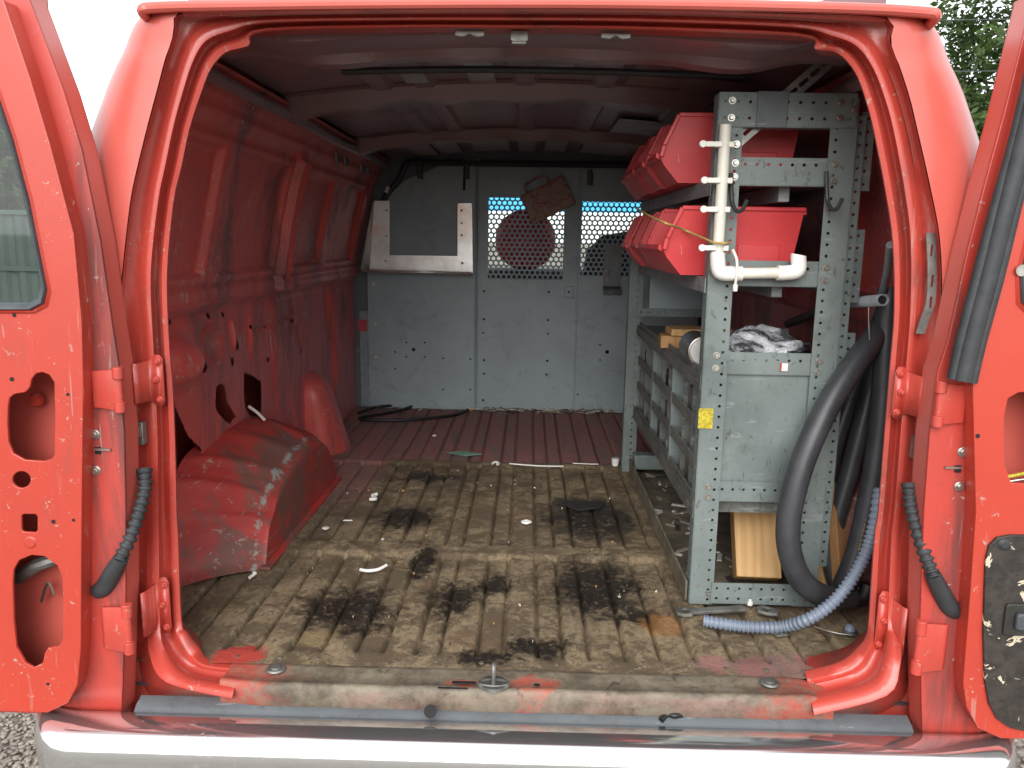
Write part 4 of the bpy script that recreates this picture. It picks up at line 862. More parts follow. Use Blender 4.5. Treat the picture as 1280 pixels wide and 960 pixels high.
mb = MB(); strip(mb, V(.40, 1.435, .60), (1,0,0), (0,0,1), .30, .03, (.015,)); clean(mb.build('back_rail', 'rack_grey', rack, solid=.0025, fix=False, flat=True))
# slotted straps
def strap(a, b, w=.026, name='brace_strap', n=9, mat='dull_steel'):
    a, b = Vector(a), Vector(b); d = (b - a); L = d.length; d.normalize(); up = d.cross(Vector((0,1,0))).normalized(); hol = []
    for k in range(n):
        c = L * (k + .5) / n; hol.append([(c + x, y) for x, y in rrect(-.013, -.0045, .013, .0045, .0044, 3)])
    me = plate([(0,-w/2),(L,-w/2),(L,w/2),(0,w/2)], hol, .003)
    me.transform(Matrix((( d.x, up.x, 0, a.x), (d.y, up.y, 1, a.y), (d.z, up.z, 0, a.z), (0,0,0,1)))); finish(me, name, mat, rack)
strap(P(914,182,Y=RY+.012), P(1040,72,Y=RY+.018), w=.032); 
strap(P(884,140,Y=.75), P(965,84,Y=.75), n=7, mat='dark_steel')
# hooks
for x, y in ((1040, 250), (921, 252)):
    pts = [P(x - 7, y - 36, Y=RY - .012), P(x - 6, y - 4, Y=RY - .014), P(x - 2, y + 10, Y=RY - .03), P(x + 6, y + 11, Y=RY - .045), P(x + 13, y - 2, Y=RY - .055)]
    MB().tube(catmull(pts, 6), .0045, 8).build('hook', 'dark_steel', rack)
# stickers
mb = MB(); c = P(882, 523, Y=RY - .004); mb.cbox(c, (.034,.001,.048)); mb.build('sticker', 'yellow', rack)['label'] = 'small yellow sticker'
mb = MB(); c = P(981, 459, Y=RY + .001); mb.cbox(c, (.014,.001,.018)); o = mb.build('sticker', 'white_scrap', rack); mb = MB(); mb.cbox(c + Vector((-.009,0,0)), (.004,.001,.018)); mb.build('red_stripe', 'cushion_red', o)
# worktop and lower rails along the aisle
mb = MB(); mb.box((XL + .004, RY + .03, FZ + BEN - .02), (.72, 1.45, FZ + BEN)); mb.build('worktop', 'cabinet_grey', rack, bevel=.002)
rail(BEN - .035, BEN - .035, XL - .002, .035, mat='cabinet_grey'); rail(.215, .215, XL - .002, .045, mat='cabinet_grey')
mb = MB(); mb.box((XL - .010, RY + .01, FZ + .002), (XL - .004, 1.46, FZ + .055)); mb.build('floor_rail', 'old_board', rack, bevel=.002)
mb = MB(); mb.box((XL, RY + .04, FZ - .004), (.80, 1.44, FZ + .004)); mb.build('base_board', 'old_board', rack)
mb = MB(); mb.box((XL, 1.38, FZ + .03), (.62, 1.44, FZ + .085)); mb.build('foot_beam', 'rack_grey', rack, bevel=.004)

# cubby cabinet
cab = thing('parts_cabinet', 'dirty grey cubbyhole cabinet under the rack worktop', 'cabinet', V(.56, .9, .24))
C0, C1, CZ0, CZ1 = RY + .035, 1.41, .245, .555
mb = MB(); mb.box((.70, C0, FZ + CZ0), (.704, C1, FZ + CZ1)); mb.build('back_sheet', 'cabinet_grey', cab)
levels = [CZ0, .335, .43, CZ1]
for h in levels:
    mb = MB(); mb.box((XL + .006, C0, FZ + h - .003), (.70, C1, FZ + h + .003)); o = mb.build('cubby_shelf', 'cabinet_grey', cab)
    mb = MB(); mb.box((XL + .001, C0, FZ + h - .004), (XL + .005, C1, FZ + h + .026)); mb.build('shelf_lip', 'cabinet_grey', o, bevel=.001)
for k in range(10):
    y = C0 + (C1 - C0) * k / 9
    mb = MB(); mb.box((XL + (.0 if k in (3, 6) else .012), y - (.008 if k in (3, 6) else .002), FZ + CZ0 - .02), (.698, y + (.008 if k in (3, 6) else .002), FZ + CZ1 + (.01 if k in (3,6) else 0))); mb.build('divider', 'rack_grey' if k in (3, 6) else 'cabinet_grey', cab)
    if k < 9:
        for i in range(3):
            if random.random() < .85:
                mb = MB(); a = XL + random.uniform(.02, .05); mb.box((a, y + .008, FZ + levels[i] + .004), (a + .2, y + (C1-C0)/9 - .008, FZ + levels[i] + random.uniform(.05, .075))); mb.build('parts_tray', random.choice(['cabinet_grey','wood_grey','dark_steel']), cab, bevel=.003)

# ================================================================== RED BINS
def make_bin():
    t = thing('stacking_bin', 'x', 'bin', (0,0,0), 'red plastic stacking bins on the rack shelves')
    L, H, Wd = .325, .155, .205
    prof = [(.045,0),(L - .022,0),(L,H),(.038,H),(.006,.085),(0,.058),(.010,.040)]
    mb = MB(); tp = lambda h: .012 * (1 - h / H)                      # walls draw in towards the base
    for s in (0, 1):
        f = [((u, (tp(v) if s == 0 else Wd - tp(v)), v)) for u, v in prof]; mb.add(f, [tuple(range(len(f)))])
    def band(a, b): mb.add([(a[0], tp(a[1]), a[1]), (a[0], Wd - tp(a[1]), a[1]), (b[0], Wd - tp(b[1]), b[1]), (b[0], tp(b[1]), b[1])], [(0,1,2,3)])
    band(prof[0], prof[1]); band(prof[1], prof[2]); band(prof[6], prof[0]); band(prof[5], prof[6])
    clean(mb.build('shell', 'bin_red', t, solid=.0035, fix=False, flat=True))
    for s in (0, 1):
        e = -.006 if s == 0 else Wd + .006
        rim = [(L + .004, H), (.038, H), (.006, .085), (0, .058)]
        mb = MB()
        for a, b in zip(rim, rim[1:]):
            d = Vector((b[0]-a[0], 0, b[1]-a[1])).normalized(); nrm = Vector((-d.z, 0, d.x)) * .005
            p, q = Vector((a[0], 0, a[1])), Vector((b[0], 0, b[1])); y0, y1 = (-.006, .003) if s == 0 else (Wd - .003, Wd + .006)
            mb.add([(p + nrm) + Vector((0,y0,0)), (p + nrm) + Vector((0,y1,0)), (p - nrm) + Vector((0,y1,0)), (p - nrm) + Vector((0,y0,0)), (q + nrm) + Vector((0,y0,0)), (q + nrm) + Vector((0,y1,0)), (q - nrm) + Vector((0,y1,0)), (q - nrm) + Vector((0,y0,0))],
                   [(0,1,2,3),(7,6,5,4),(0,4,5,1),(1,5,6,2),(2,6,7,3),(3,7,4,0)])
        mb.build('rim', 'bin_red', t, bevel=.002)
        mb = MB(); y0, y1 = (-.002, .008) if s == 0 else (Wd - .008, Wd + .002)
        mb.add([(.110, y0 + .010, .004), (.118, y0, H - .006), (.128, y0, H - .006), (.120, y0 + .010, .004), (.110, y0 + .020, .004), (.118, y0 + .008, H - .006), (.128, y0 + .008, H - .006), (.120, y0 + .020, .004)], [(0,1,2,3),(7,6,5,4),(0,4,5,1),(1,5,6,2),(2,6,7,3),(3,7,4,0)]); mb.build('side_rib', 'bin_red', t, bevel=.0015)
        mb = MB(); yy = tp(.07) - .003 if s == 0 else Wd - tp(.07) + .001; mb.box((.175, yy - .001, .03), (.275, yy + .003, .072)); mb.build('side_boss', 'bin_red', t, bevel=.002)
    mb = MB(); mb.box((L, .0, H - .012), (L + .008, Wd, H)); mb.build('hang_lip', 'bin_red', t, bevel=.002)
    mb = MB(); mb.prism([(0,.052),(.0,.064),(-.010,.070),(-.012,.058)], lambda u, v: (u, .012, v), (0, Wd - .024, 0)); mb.build('label_lip', 'bin_red', t, bevel=.0015)
    return t
proto = make_bin(); first = True
for sh, x0, y0, names in ((SH1, .312, .47, ('red plastic bin at the rear-door end of the upper rack shelf', 'red plastic bin second from the doors on the upper rack shelf', 'red plastic bin third from the doors on the upper rack shelf', 'red plastic bin at the partition end of the upper rack shelf')),
                          (SH2, .318, .40, ('red plastic bin tied with string at the door end of the lower rack shelf', 'red plastic bin second from the doors on the lower rack shelf', 'red plastic bin third from the doors on the lower rack shelf', 'red plastic bin at the partition end of the lower rack shelf'))):
    for k in range(4):
        b = proto if first else copy_tree(proto); first = False
        b.location = V(x0 + random.uniform(-.006, .006), y0 + k * .226, sh + .003); b.rotation_euler.z = R_(random.uniform(-2.5, 2.5)); b['label'] = names[k]
# odd bin turned away behind, on the upper shelf
# ================================================================== PVC frame, ties, cord
pv = thing('pvc_pipe_holder', 'L-shaped white plastic pipe strapped to the rack post', 'pipe', P(900, 345, Y=RY - .03))
YP = RY - .026
a, b = P(907, 156, Y=YP), P(897, 322, Y=YP); e1 = P(898, 340, Y=YP); c1, c2 = P(924, 342, Y=YP), P(975, 341, Y=YP); e2 = P(997, 338, Y=YP); t2 = P(998, 322, Y=YP)
MB().tube([a, b], .0125, 20).build('pipe', 'pvc', pv); MB().tube([c1 - Vector((.01,0,0)), c2 + Vector((.01,0,0))], .0125, 20).build('pipe', 'pvc', pv)
mb = MB(); mb.tube(catmull([b + Vector((0,0,.012)), b, e1 + Vector((.004,0,.0)), c1 + Vector((-.008,0,0)), c1 + Vector((.006,0,0))], 6), .0168, 20); mb.build('elbow', 'pvc_white', pv, bevel=.002)
mb = MB(); mb.tube(catmull([c2 + Vector((-.006,0,0)), c2 + Vector((.01,0,0)), e2, t2, t2 + Vector((.0005,0,.006))], 6), .0168, 20); mb.build('elbow', 'pvc_white', pv, bevel=.002)
tl = ('topmost white cable tie binding plastic pipe to rack post', 'white cable tie on pipe between the two bin shelves', 'white cable tie on pipe at the rim of the lower bins', 'white cable tie on pipe just above the elbow')
for (x, y, sx), lb in zip(((904,181,-26),(902,226,-22),(899,262,-20),(897,310,-20)), tl):
    c = P(x, y, Y=YP); t = thing('cable_tie', lb, 'cable tie', c, 'white cable ties round the plastic pipe')
    mb = MB(); pts = [c + Vector((.0155*math.cos(q) * 1.05, .0155*math.sin(q) + .006, 0)) for q in [2*math.pi*k/20 for k in range(20)]]
    mb.grid([[p + Vector((0,0,-.0065)) for p in pts], [p + Vector((0,0,.0065)) for p in pts]], True); mb.build('loop', 'tie', t, solid=.002)
    mb = MB(); e = P(x + sx, y - 2, Y=YP - .006); mb.box((min(e.x, c.x - .012), c.y - .014, c.z - .0055), (c.x - .004, c.y - .008, c.z + .0055)); mb.disc(Vector((e.x, c.y - .006, c.z)), (0,-1,0), .0078, .009, 12); mb.build('tail', 'tie', t, bevel=.001)
    mb = MB(); mb.box((c.x + .010, c.y - .012, c.z - .006), (c.x + .022, c.y - .002, c.z + .006)); mb.build('head', 'tie', t, bevel=.0015)
t = thing('cable_tie', 'white cable tie hanging from the lower horizontal pipe', 'cable tie', P(919, 345, Y=YP), 'white cable ties round the plastic pipe')
MB().tube(catmull([P(916,312,Y=YP-.012), P(921,325,Y=YP-.018), P(921,342,Y=YP-.019), P(919,356,Y=YP-.014)], 5), .0032, 8).build('loop', 'tie', t)
mb = MB(); c = P(919, 360, Y=YP - .014); mb.cbox(c, (.010,.008,.016)); mb.build('head', 'tie', t, bevel=.002)
pts = [P(795,260,X=.292), P(812,270,X=.292), P(832,279,X=.296), P(852,286,Y=.385), P(868,293,Y=.372), P(882,299,Y=RY-.01), P(892,303,Y=RY-.045), P(907,304,Y=RY-.045), P(912,303,Y=RY-.02)]
tag(MB().tube(catmull(pts, 6), .0028, 8).build('string', 'cord', ang=60), 'tan twine stretched across the lower row of bins', 'string')

# ================================================================== THINGS ON THE RACK
t = tag(MB().prism([(-.008,0),(.165,.0),(.170,.004),(.165,.085),(.0,.09)], lambda u, v: (.395 + u, .80 + v, FZ + BEN + .001), (0,0,.036)).build('wood_board', 'wood_dark', bevel=.002), 'lower brown timber offcut lying on the rack worktop', 'board')
t = tag(MB().box((.415, .79, FZ + BEN + .0385), (.60, .90, FZ + BEN + .058)).build('wood_board', 'wood_pine', bevel=.002), 'pale thin board on top of the brown timber offcut', 'board')
def blob(name, mat, c, size, seed, amp=.35, n=40, flat=.0):
    rows = []; c = Vector(c); size = Vector(size)
    for i in range(n + 1):
        a = math.pi * i / n; row = []
        for j in range(2 * n):
            t = math.pi * j / n; d = Vector((math.sin(a)*math.cos(t), math.sin(a)*math.sin(t), math.cos(a)))
            k = 1 + amp * mnoise.noise(d * 1.7 + Vector((seed, 0, 0))) + amp * .55 * abs(mnoise.noise(d * 4.3 + Vector((0, seed, 0)))) - amp * .25 * abs(mnoise.noise(d * 9 + Vector((0, 0, seed))))
            p = Vector((d.x * size.x, d.y * size.y, d.z * size.z)) * k; row.append(c + Vector((p.x, p.y, max(p.z, -size.z * .55))))
        rows.append(row)
    return MB().grid(rows, True).build(name, mat, ang=50)
tag(blob('plastic_bag', 'bag_plastic', V(.565, .47, BEN + .034), (.125, .085, .058), 3.3, .42), 'crumpled clear plastic bag lying on the rack worktop', 'bag')
jar = thing('metal_can', 'dull silver can lying beside the timber on the worktop', 'can', V(.432, .50, BEN))
mb = MB(); mb.tube([V(.432, .44, BEN + .041), V(.432, .445, BEN + .041), V(.434, .56, BEN + .041), V(.434, .565, BEN + .041)], [.036,.040,.040,.036], 24); mb.build('can_body', 'steel', jar, bevel=.001)
mb = MB(); mb.tube([V(.432, .436, BEN + .041), V(.432, .44, BEN + .041)], [.031,.033], 24); mb.build('lid', 'clear_cap', jar)
# timber below and beside the rack
def plank(name, mat, label, a, b, w, th, roll=0, cat='board'):
    a, b = Vector(a), Vector(b); d = b - a; L = d.length; q = d.to_track_quat('Z', 'Y').to_matrix().to_4x4()
    mb = MB(); mb.box((-w/2, -th/2, 0), (w/2, th/2, L)); o = mb.build(name, mat, bevel=.003); o.matrix_world = Matrix.Translation(a) @ q @ Matrix.Rotation(roll, 4, 'Z'); return tag(o, label, cat)
a = P(938, 716, Z=.04); plank('wood_block', 'wood_pine', 'thick pale pine block leaning inside the rack foot', V(a.x + .004, .378, .044), V(a.x + .012, .52, .275), .110, .050, 0)
plank('wood_board', 'wood_pine', 'rough split board standing behind the black hoses', V(.765, .42, .012), V(.80, .60, .36), .09, .03, R_(10))
plank('wood_board', 'wood_dark', 'brown board leaning on the wall behind the hoses', V(.80, .36, .012), V(.805, .50, .30), .07, .025, R_(40))
tag(MB().prism([(0,0),(.055,-.03),(.062,-.022),(.02,.012)], lambda u, v: (P(886,702,Z=.01).x + u, .36 + v*.4 - u*.3, FZ + .012 + .2*u), (0,0,.006)).build('wood_splinter', 'wood_pine'), 'pale wood splinter lying inside the rack foot', 'wood chip')

# ================================================================== HOSES, PIPES, CONDUIT on the right
def hose(name, mat, pts, r, label, cat='hose', n=14, group=None, k=10):
    t = MB().tube(catmull(pts, k), r, n).build(name, mat, ang=70); return tag(t, label, cat, group)
def pf(x, y, Y, lo=.0):
    p = P(x, y, Y=Y); p.z = max(p.z, FZ + lo); return p
hose('rubber_hose', 'hose_black', [pf(1114,382,.40), pf(1096,418,.35), pf(1066,458,.305), pf(1036,505,.27), pf(1010,560,.248), pf(993,612,.238), pf(985,660,.235), pf(989,697,.24,.03), pf(1004,728,.25,.03), pf(1030,745,.27,.03), pf(1062,752,.31,.03)], .0275, 'thick black hose curving down in front of the rack post', n=20)
hose('rubber_hose', 'hose_black', [pf(1116,400,.50), pf(1098,450,.48), pf(1080,520,.46), pf(1062,590,.45), pf(1045,650,.44), pf(1040,700,.42,.03), pf(1050,735,.38,.03), pf(1075,750,.36,.03)], .024, 'black hose between the curved hose and the printed hose', n=20)
hose('rubber_hose', 'hose_black', [pf(1108,405,.56), pf(1088,440,.53), pf(1062,500,.50), pf(1040,570,.48), pf(1030,640,.47), pf(1034,700,.46,.03), pf(1056,735,.44,.03), pf(1085,740,.42,.03)], .023, 'black hose deepest in the bundle against the inner wall', n=18)
h3 = [pf(1113,360,.36), pf(1108,420,.345), pf(1105,490,.335), pf(1098,560,.325), pf(1086,630,.315), pf(1072,690,.31), pf(1060,722,.31,.03), pf(1050,745,.33,.03)]
o3 = hose('rubber_hose', 'hose_black', h3, .0275, 'black hose with faint yellow printing beside the door pillar', n=20)
mb = MB(); pc = catmull(h3, 10)
for i in range(38, 66, 1):
    p = pc[i]; d = (pc[i+1] - pc[i]); rr = .5 + random.random() * .4
    if random.random() < .75:
        q = p + Vector((-.012, -.0248, 0)); mb.add([q, q + Vector((.004,-.0012,0)), q + Vector((.004,-.0012,0)) + d * rr, q + d * rr], [(0,1,2,3)])
o = mb.build('print_marking', 'amber', o3)
hose('plastic_pipe', 'pvc_grey', [pf(1113,306,.16), pf(1108,345,.28), pf(1094,395,.42), pf(1070,470,.62)], .0085, 'thin grey plastic pipe leaning against the door pillar', 'pipe', 14)
gpp = thing('plastic_pipe', 'grey plastic pipe with open end pointing at the doors', 'pipe', pf(1104, 374, .22))
a = pf(1104,375,.20); b = pf(1046,380,.60); c = pf(985,405,1.1)
MB().tube([a, b, c], .0115, 18, cap=False).build('pipe_wall', 'pvc_grey', gpp, solid=.003); MB().tube([a + (b-a)*.02, b], .0085, 14).build('bore', 'hole_dark', gpp)
hose('steel_rod', 'bolt_zinc', [pf(1086,382,.30), pf(1086,400,.30), pf(1087,425,.30)], .002, 'short steel wire hanging below the grey pipe end', 'wire', 6)
cp = [P(880,776,Z=.014), P(912,781,Z=.014), P(945,784,Z=.014), P(980,783,Z=.016), P(1012,773,Y=.145), P(1042,752,Y=.155), P(1066,722,Y=.165), P(1083,690,Y=.175), P(1093,655,Y=.185), P(1100,610,Y=.20)]
pc = catmull(cp, 36); rr = [.0128 + (.0016 if (i % 6) < 3 else -.0012) for i in range(len(pc))]
tag(MB().tube(pc, rr, 14).build('corrugated_conduit', 'conduit', ang=80), 'blue-grey corrugated flexible conduit trailing over the load floor', 'conduit')
hose('rubber_hose', 'wire_black', [pf(1045,748,.36,.02), pf(1062,752,.33,.02), pf(1080,745,.30,.02), pf(1086,730,.30,.02)], .017, 'short black hose end lying by the right pillar foot', n=14)
hose('steel_wire', 'bolt_zinc', [P(1018,783,Z=.004), P(1040,790,Z=.004), P(1065,794,Z=.004), P(1082,794,Z=.004)], .0015, 'thin steel wire lying below the hoses', 'wire', 6)
t = thing('floor_fitting', 'small domed grey fitting on the floor by the right pillar', 'fitting', P(1062, 788, Z=0)); c = P(1062, 790, Z=.002)
mb = MB(); mb.disc(c, (0,0,1), .016, .006, 18, .014); mb.build('flange', 'rubber_grey', t); mb = MB(); mb.tube([c + Vector((0,0,.006)), c + Vector((0,0,.014)), c + Vector((0,0,.019))], [.012,.010,.004], 16); mb.build('dome', 'conduit', t)

# ================================================================== TOOLS AND LITTER on the load floor
c = P(857, 767, Z=.003); e = P(929, 763, Z=.003); d = (e - c); ang_ = math.atan2(d.y, d.x); L = d.length
hx = [(.021*math.cos(R_(60*k+30)), .021*math.sin(R_(60*k+30))) for k in range(6)]; hi = [(.0125*math.cos(R_(60*k)), .0125*math.sin(R_(60*k))) for k in range(6)]
ol = [(.017,.0095),(L,.012),(L+.004,-.008),(.017,-.0095),(.008,-.019),(-.010,-.019),(-.022,-.006),(-.022,.006),(-.010,.019),(.008,.019)]
me = plate(ol, [hi], .006, .0008); o = finish(me, 'flat_wrench', 'dull_steel'); o.matrix_world = Matrix.Translation(c + Vector((0,0,.004))) @ Matrix.Rotation(ang_, 4, 'Z'); tag(o, 'flat steel wrench with hexagonal eye beside the conduit end', 'wrench')
c = P(957, 765, Z=.003); me = plate([(.03,.008),(.03,-.008),(.012,-.018),(-.012,-.018),(-.022,0),(-.012,.018),(.012,.018)], [hi], .005, .0008); o = finish(me, 'flat_wrench', 'dull_steel'); o.matrix_world = Matrix.Translation(c + Vector((0,0,.004))) @ Matrix.Rotation(R_(-35), 4, 'Z'); tag(o, 'small steel wrench head partly under the conduit', 'wrench')
c = P(975, 792, Z=.003); o = MB().cbox((0,0,0), (.03,.022,.003)).build('metal_tag', 'dull_steel', bevel=.0005); o.matrix_world = Matrix.Translation(c) @ Matrix.Rotation(.3, 4, 'Z'); tag(o, 'small square metal tag under the conduit', 'metal tag')
c = P(937, 757, Z=.0); t = thing('steel_nut', 'small pale nut lying in front of the rack foot', 'nut', c); mb = MB(); mb.tube([c + Vector((0,0,.002)), c + Vector((0,0,.012))], .0075, 6); mb.tube([c + Vector((0,0,.012)), c + Vector((0,0,.018))], .004, 10); mb.build('nut_body', 'white_scrap', t)
def litter(name, label, cat, q, shape, mat='white_scrap', rz=0.0, z=.003):
    c = P(*q, Z=z); o = shape(MB()).build(name, mat, ang=50); o.matrix_world = Matrix.Translation(c) @ Matrix.Rotation(rz, 4, 'Z'); return tag(o, label, cat)
cup = litter('paper_cup', 'small white cup standing at the foot of the far rack post', 'cup', (769,582), lambda m: m.tube([(0,0,0),(0,0,.028),(0,0,.030)], [.012,.016,.0155], 16))
pt = MB(); 
def sheet(pts, t=.0015): return lambda m: m.prism(pts, lambda u, v: (u, v, .0), (0,0,t))
litter('paper_scrap', 'faded green paper scrap on the red floor strip', 'paper', (580,567), sheet([(-.075,.005),(-.01,.045),(.075,-.005),(.01,-.04)]), 'green_paper', 0, .007)
def strand(pts, r): return lambda m: m.tube(catmull(pts, 6), r, 8)
litter('plastic_strip', 'long thin white strip lying across the floor ridges', 'strip', (640,581), strand([(-.01,.003,.004),(.05,-.012,.004),(.12,-.018,.003),(.20,-.016,.003)], .003), z=.006)
litter('plastic_strip', 'short pale straw lying near the floor seam', 'strip', (716,580), strand([(0,0,.003),(.05,-.004,.003),(.10,-.006,.003)], .002), z=.006)
litter('plastic_clip', 'white plastic clip beside the long white strip', 'clip', (619,581), strand([(-.012,0,.004),(0,.012,.008),(.014,.004,.005),(.008,-.008,.004)], .005), z=.006)
litter('plastic_curl', 'curved white cable tie scrap near the rear door sill', 'plastic scrap', (466,713), strand([(-.032,-.006,.004),(-.01,-.012,.004),(.015,-.004,.005),(.034,.016,.009)], .0045))
litter('plastic_hook', 'white S-shaped plastic scrap beside the wheel arch', 'plastic scrap', (466,624), strand([(-.008,-.014,.004),(.010,-.012,.005),(.006,.004,.006),(-.004,.014,.008),(.010,.026,.010)], .006))
litter('plastic_washer', 'small white washer in the middle of the floor', 'washer', (658,654), strand([(.013,0,.004),(0,.011,.004),(-.013,0,.004),(0,-.011,.004),(.013,0,.0041)], .0045), z=.005)
litter('plastic_bottle_cap', 'clear bottle cap on the floor in front of the wheel arch', 'cap', (247,712), lambda m: m.tube([(0,0,0),(0,0,.014),(0,0,.016)], [.014,.014,.012], 18), 'clear_cap')
litter('screw_anchor', 'small white wall plug lying on the floor before the wheel arch', 'wall plug', (312,724), lambda m: m.tube([(0,0,.004),(.005,.018,.005),(.006,.022,.009)], [.004,.005,.007], 10))
litter('paper_bit', 'tiny white crumb nearest the wheel arch side face', 'scrap', (407,661), sheet([(-.009,-.004),(.004,-.008),(.010,.002),(0,.008)], .006))
litter('paper_bit', 'thin white sliver on the floor beside the wheel arch', 'scrap', (435,651), sheet([(-.014,-.003),(.014,-.001),(.012,.003),(-.012,.002)], .003))
litter('paper_bit', 'white crumb on the red floor near the partition', 'scrap', (543,545), sheet([(-.008,-.006),(.007,-.007),(.008,.006),(-.004,.009)], .006), z=.006)
litter('rubber_flap', 'torn dark rubber flap lying on the large oil stain', 'rubber scrap', (729,633), sheet([(-.085,.03),(-.02,-.045),(.05,-.02),(.075,.03),(0,.045)], .005), 'black_trim', 0, .006)
litter('screw', 'short bright screw on the dark stain near the sill', 'screw', (782,737), strand([(-.006,-.014,.003),(.004,.012,.003),(.005,.016,.004)], .0025), 'bolt_zinc')
litter('rag_scrap', 'black bristly scrap lying on the bumper edge', 'scrap', (838,897), strand([(-.02,-.01,.0),(-.006,.004,.004),(.008,-.002,.006),(.026,.006,.004)], .006), 'wire_black', 0, -.052)
cb = litter('tape_strip', 'white strip of tape stuck at the top of the wheel arch', 'tape', (312,519), strand([(0,0,0),(.02,.02,-.025),(.035,.035,-.05)], .005), 'white_scrap', 0, .0); cb.matrix_world = Matrix.Translation(P(311, 508, X=-.855))
# cable coil and rubbish along the partition foot
pts = [P(x, y, Z=.012) for x, y in ((448,516),(470,509),(505,506),(514,508),(500,513),(470,519),(450,522),(458,525),(500,525),(545,522),(572,518),(585,512))]
hose('power_cable', 'wire_black', pts, .0075, 'coiled black cable lying at the foot of the partition', 'cable', 10)
litter('cable_plug', 'small brass plug on the black cable end', 'plug', (588,513), strand([(-.012,0,.006),(.012,.004,.006)], .008), 'amber')
mb = MB()
for k in range(170):
    x = random.uniform(-.22, .46) if random.random() < .85 else random.uniform(-.8, .46); y = PY - .01 - abs(random.gauss(0, .022)); L = random.uniform(.006, .05) if random.random() < .7 else random.uniform(.04, .11); a = random.gauss(0, .5); w = random.uniform(.001, .004)
    m = Matrix.Translation(V(x, y - .004, .004 + random.uniform(0, .012))) @ Matrix.Rotation(a, 4, 'Z') @ Matrix.Rotation(random.uniform(-.25, .25), 4, 'Y'); mb.box((-L/2, -w, -.0012), (L/2, w, .0012), m)
n = N('rubbish'); q = n.n('ShaderNodeNewGeometry'); rp = q.outputs['Random Per Island']; c = n.mix(n.step(rp, .3, .34), (.05,.04,.035), (.30,.27,.22)); c = n.mix(n.step(rp, .62, .65), c, (.62,.60,.56)); c = n.mix(n.step(rp, .9, .91), c, (.45,.25,.08)); n.fin(c, .7)
tag(mb.build('swept_rubbish', n.m), 'line of swept wire offcuts and scraps along the partition foot', 'rubbish', kind='stuff')
mb = MB()
for k in range(60):
    x = random.uniform(-.62, .38); y = random.uniform(.08, 1.5); L = random.uniform(.0012, .004); m = Matrix.Translation(V(x, y, .002)) @ Matrix.Rotation(random.uniform(0, 6), 4, 'Z'); mb.box((-L, -L*.4, -.003), (L, L*.4, .0015), m)
for k in range(60):
    x = random.uniform(XL + .01, .60); y = random.uniform(.38, 1.4); L = random.uniform(.006, .03); m = Matrix.Translation(V(x, y, .006)) @ Matrix.Rotation(random.uniform(0, 6), 4, 'Z'); mb.box((-L, -L*.25, -.003), (L, L*.25, .002), m)
tag(mb.build('floor_crumbs', n.m), 'tiny crumbs of dirt and plaster scattered on the load floor', 'crumbs', kind='stuff')

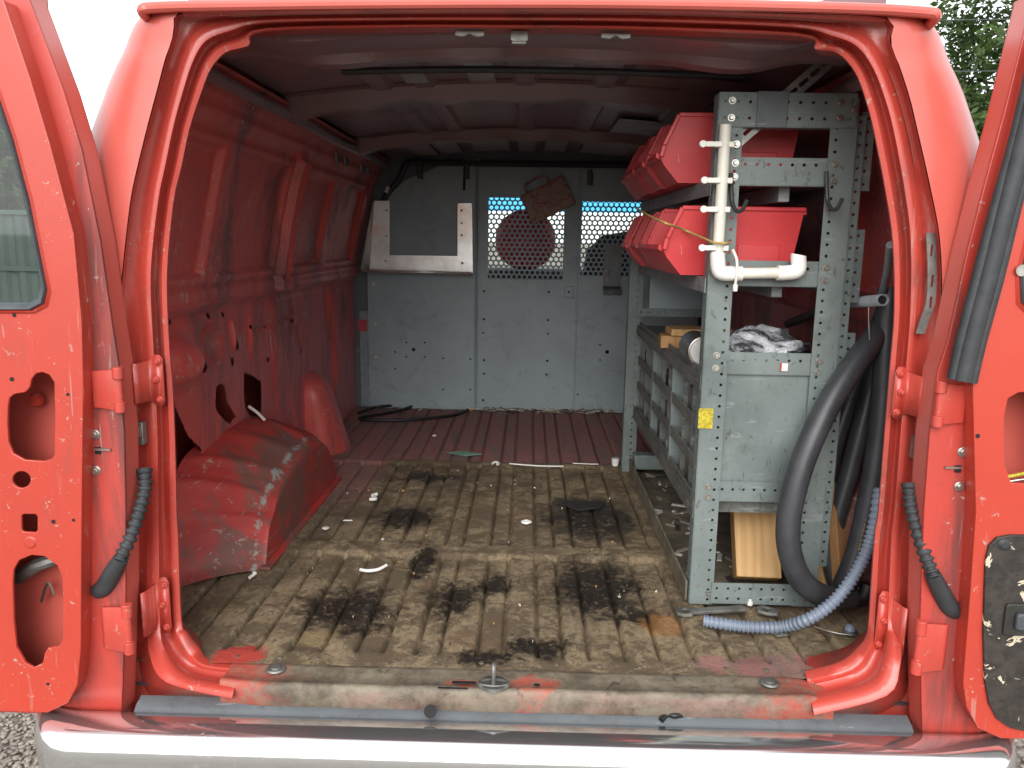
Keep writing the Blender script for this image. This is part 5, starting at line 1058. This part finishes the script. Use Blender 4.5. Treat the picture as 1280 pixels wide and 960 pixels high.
# ================================================================== BEYOND THE VAN: trees, fence, wires
def tree(name, label, base, H, rx, rz, seed, mat, leaves=9000, leaf=.09, group=None):
    rnd = random.Random(seed); base = Vector(base); t = thing(name, label, 'tree', base, group)
    top = base + Vector((rnd.uniform(-.3,.3), 0, H * .8)); mb = MB(); mb.tube(catmull([base, base + Vector((.1,0,H*.3)), top], 5), [.17 - .013 * i for i in range(11)], 10)
    tips = []
    for k in range(16):
        z = rnd.uniform(.3, .78) * H; a = rnd.uniform(0, 6.28); L = rnd.uniform(.5, 1) * rx; s0 = base + Vector((.1, 0, z)); e = s0 + Vector((L*math.cos(a), L*math.sin(a), rnd.uniform(.2, .5) * L + .3))
        mb.tube(catmull([s0, (s0+e)/2 + Vector((0,0,.2)), e], 3), [.06,.05,.045,.035,.03,.025,.015], 6); tips.append(e)
    mb.build('trunk', 'bark', t, ang=60); cl = []
    cz = base.z + H - rz
    for k in range(46):
        d = Vector((rnd.gauss(0,1), rnd.gauss(0,1), rnd.gauss(0,1))).normalized() * rnd.uniform(.35, 1) ** .5; cl.append((Vector((base.x + d.x*rx, base.y + d.y*rx, cz + d.z*rz)), rnd.uniform(.22, .5) * rx * .8))
    cl += [(p, .3 * rx) for p in tips]
    vs, fs = [], []
    for k in range(leaves):
        c, r = rnd.choice(cl); d = Vector((rnd.gauss(0,1), rnd.gauss(0,1), rnd.gauss(0,.8))).normalized() * r * rnd.random() ** .4; p = c + d
        u = Vector((rnd.gauss(0,1), rnd.gauss(0,1), rnd.gauss(0,.6))).normalized(); w = u.orthogonal().normalized(); w.rotate(Matrix.Rotation(rnd.uniform(0,6.28), 3, u)); l = leaf * rnd.uniform(.6, 1.4); b = len(vs)
        vs += [p - u*l, p - w*l*.45, p + u*l, p + w*l*.45]; fs.append((b, b+1, b+2, b+3))
    mb = MB(); mb.v = vs; mb.f = fs; mb.build('crown', mat, t, ang=180, fix=False)
tree('broadleaf_tree', 'tall leafy tree beyond the right rear corner of the van', (9.9, 14.8, 0), 7.6, 2.3, 2.6, 5, 'leaf', 30000, .08, 'trees around the yard')
tree('broadleaf_tree', 'shorter bushy tree behind the tall tree and the power wires', (13.2, 17.5, 0), 6.0, 2.4, 2.2, 9, 'leaf', 22000, .085, 'trees around the yard')
tree('broadleaf_tree', 'dense tree rising above the green metal fence', (-9.2, 11.0, 0), 3.9, 2.2, 1.7, 11, 'leaf_far', 12000, .11, 'trees around the yard')
tree('broadleaf_tree', 'tree beside the quarter panel behind the fence end', (-11.2, 15.5, 0), 4.6, 1.9, 1.8, 15, 'leaf_far', 9000, .11, 'trees around the yard')
tree('broadleaf_tree', 'leafy tree past the end of the green metal fence', (-12.9, 9.6, 0), 4.4, 2.4, 2.0, 21, 'leaf_far', 10000, .11, 'trees around the yard')
fn = thing('metal_fence', 'grey-green ribbed metal fence behind the left rear door', 'fence', (-8.2, 8.6, 0))
for k in range(16):
    x = -12.0 + k * .5; rows = []
    for z in (.05, 1.82): rows.append([Vector((x + u, 8.6 + v, z)) for u, v in ((0,0),(.05,-.03),(.12,-.03),(.17,0),(.25,0),(.30,-.03),(.37,-.03),(.42,0),(.498,0))])
    MB().grid(rows).build('panel', 'fence_metal', fn, ang=20)
for z in (1.80, 1.1, .4): MB().box((-12.0, 8.55, z), (-4.0, 8.60, z + .06)).build('rail', 'fence_metal', fn, bevel=.005)
for k in range(5): MB().box((-12.05 + k * 2, 8.48, 0), (-11.97 + k * 2, 8.55, 1.95)).build('post', 'fence_metal', fn, bevel=.005)
for z, dz, lb in ((5.55,.35,'upper thin power wire crossing in front of the trees'),(4.75,.30,'lower thin power wire crossing in front of the trees')):
    tag(MB().tube(catmull([(-2, 13, z - .2), (8, 12.5, z - .3), (20, 12, z + dz)], 6), .008, 6).build('power_wire', 'rubber_grey'), lb, 'wire', 'power wires')
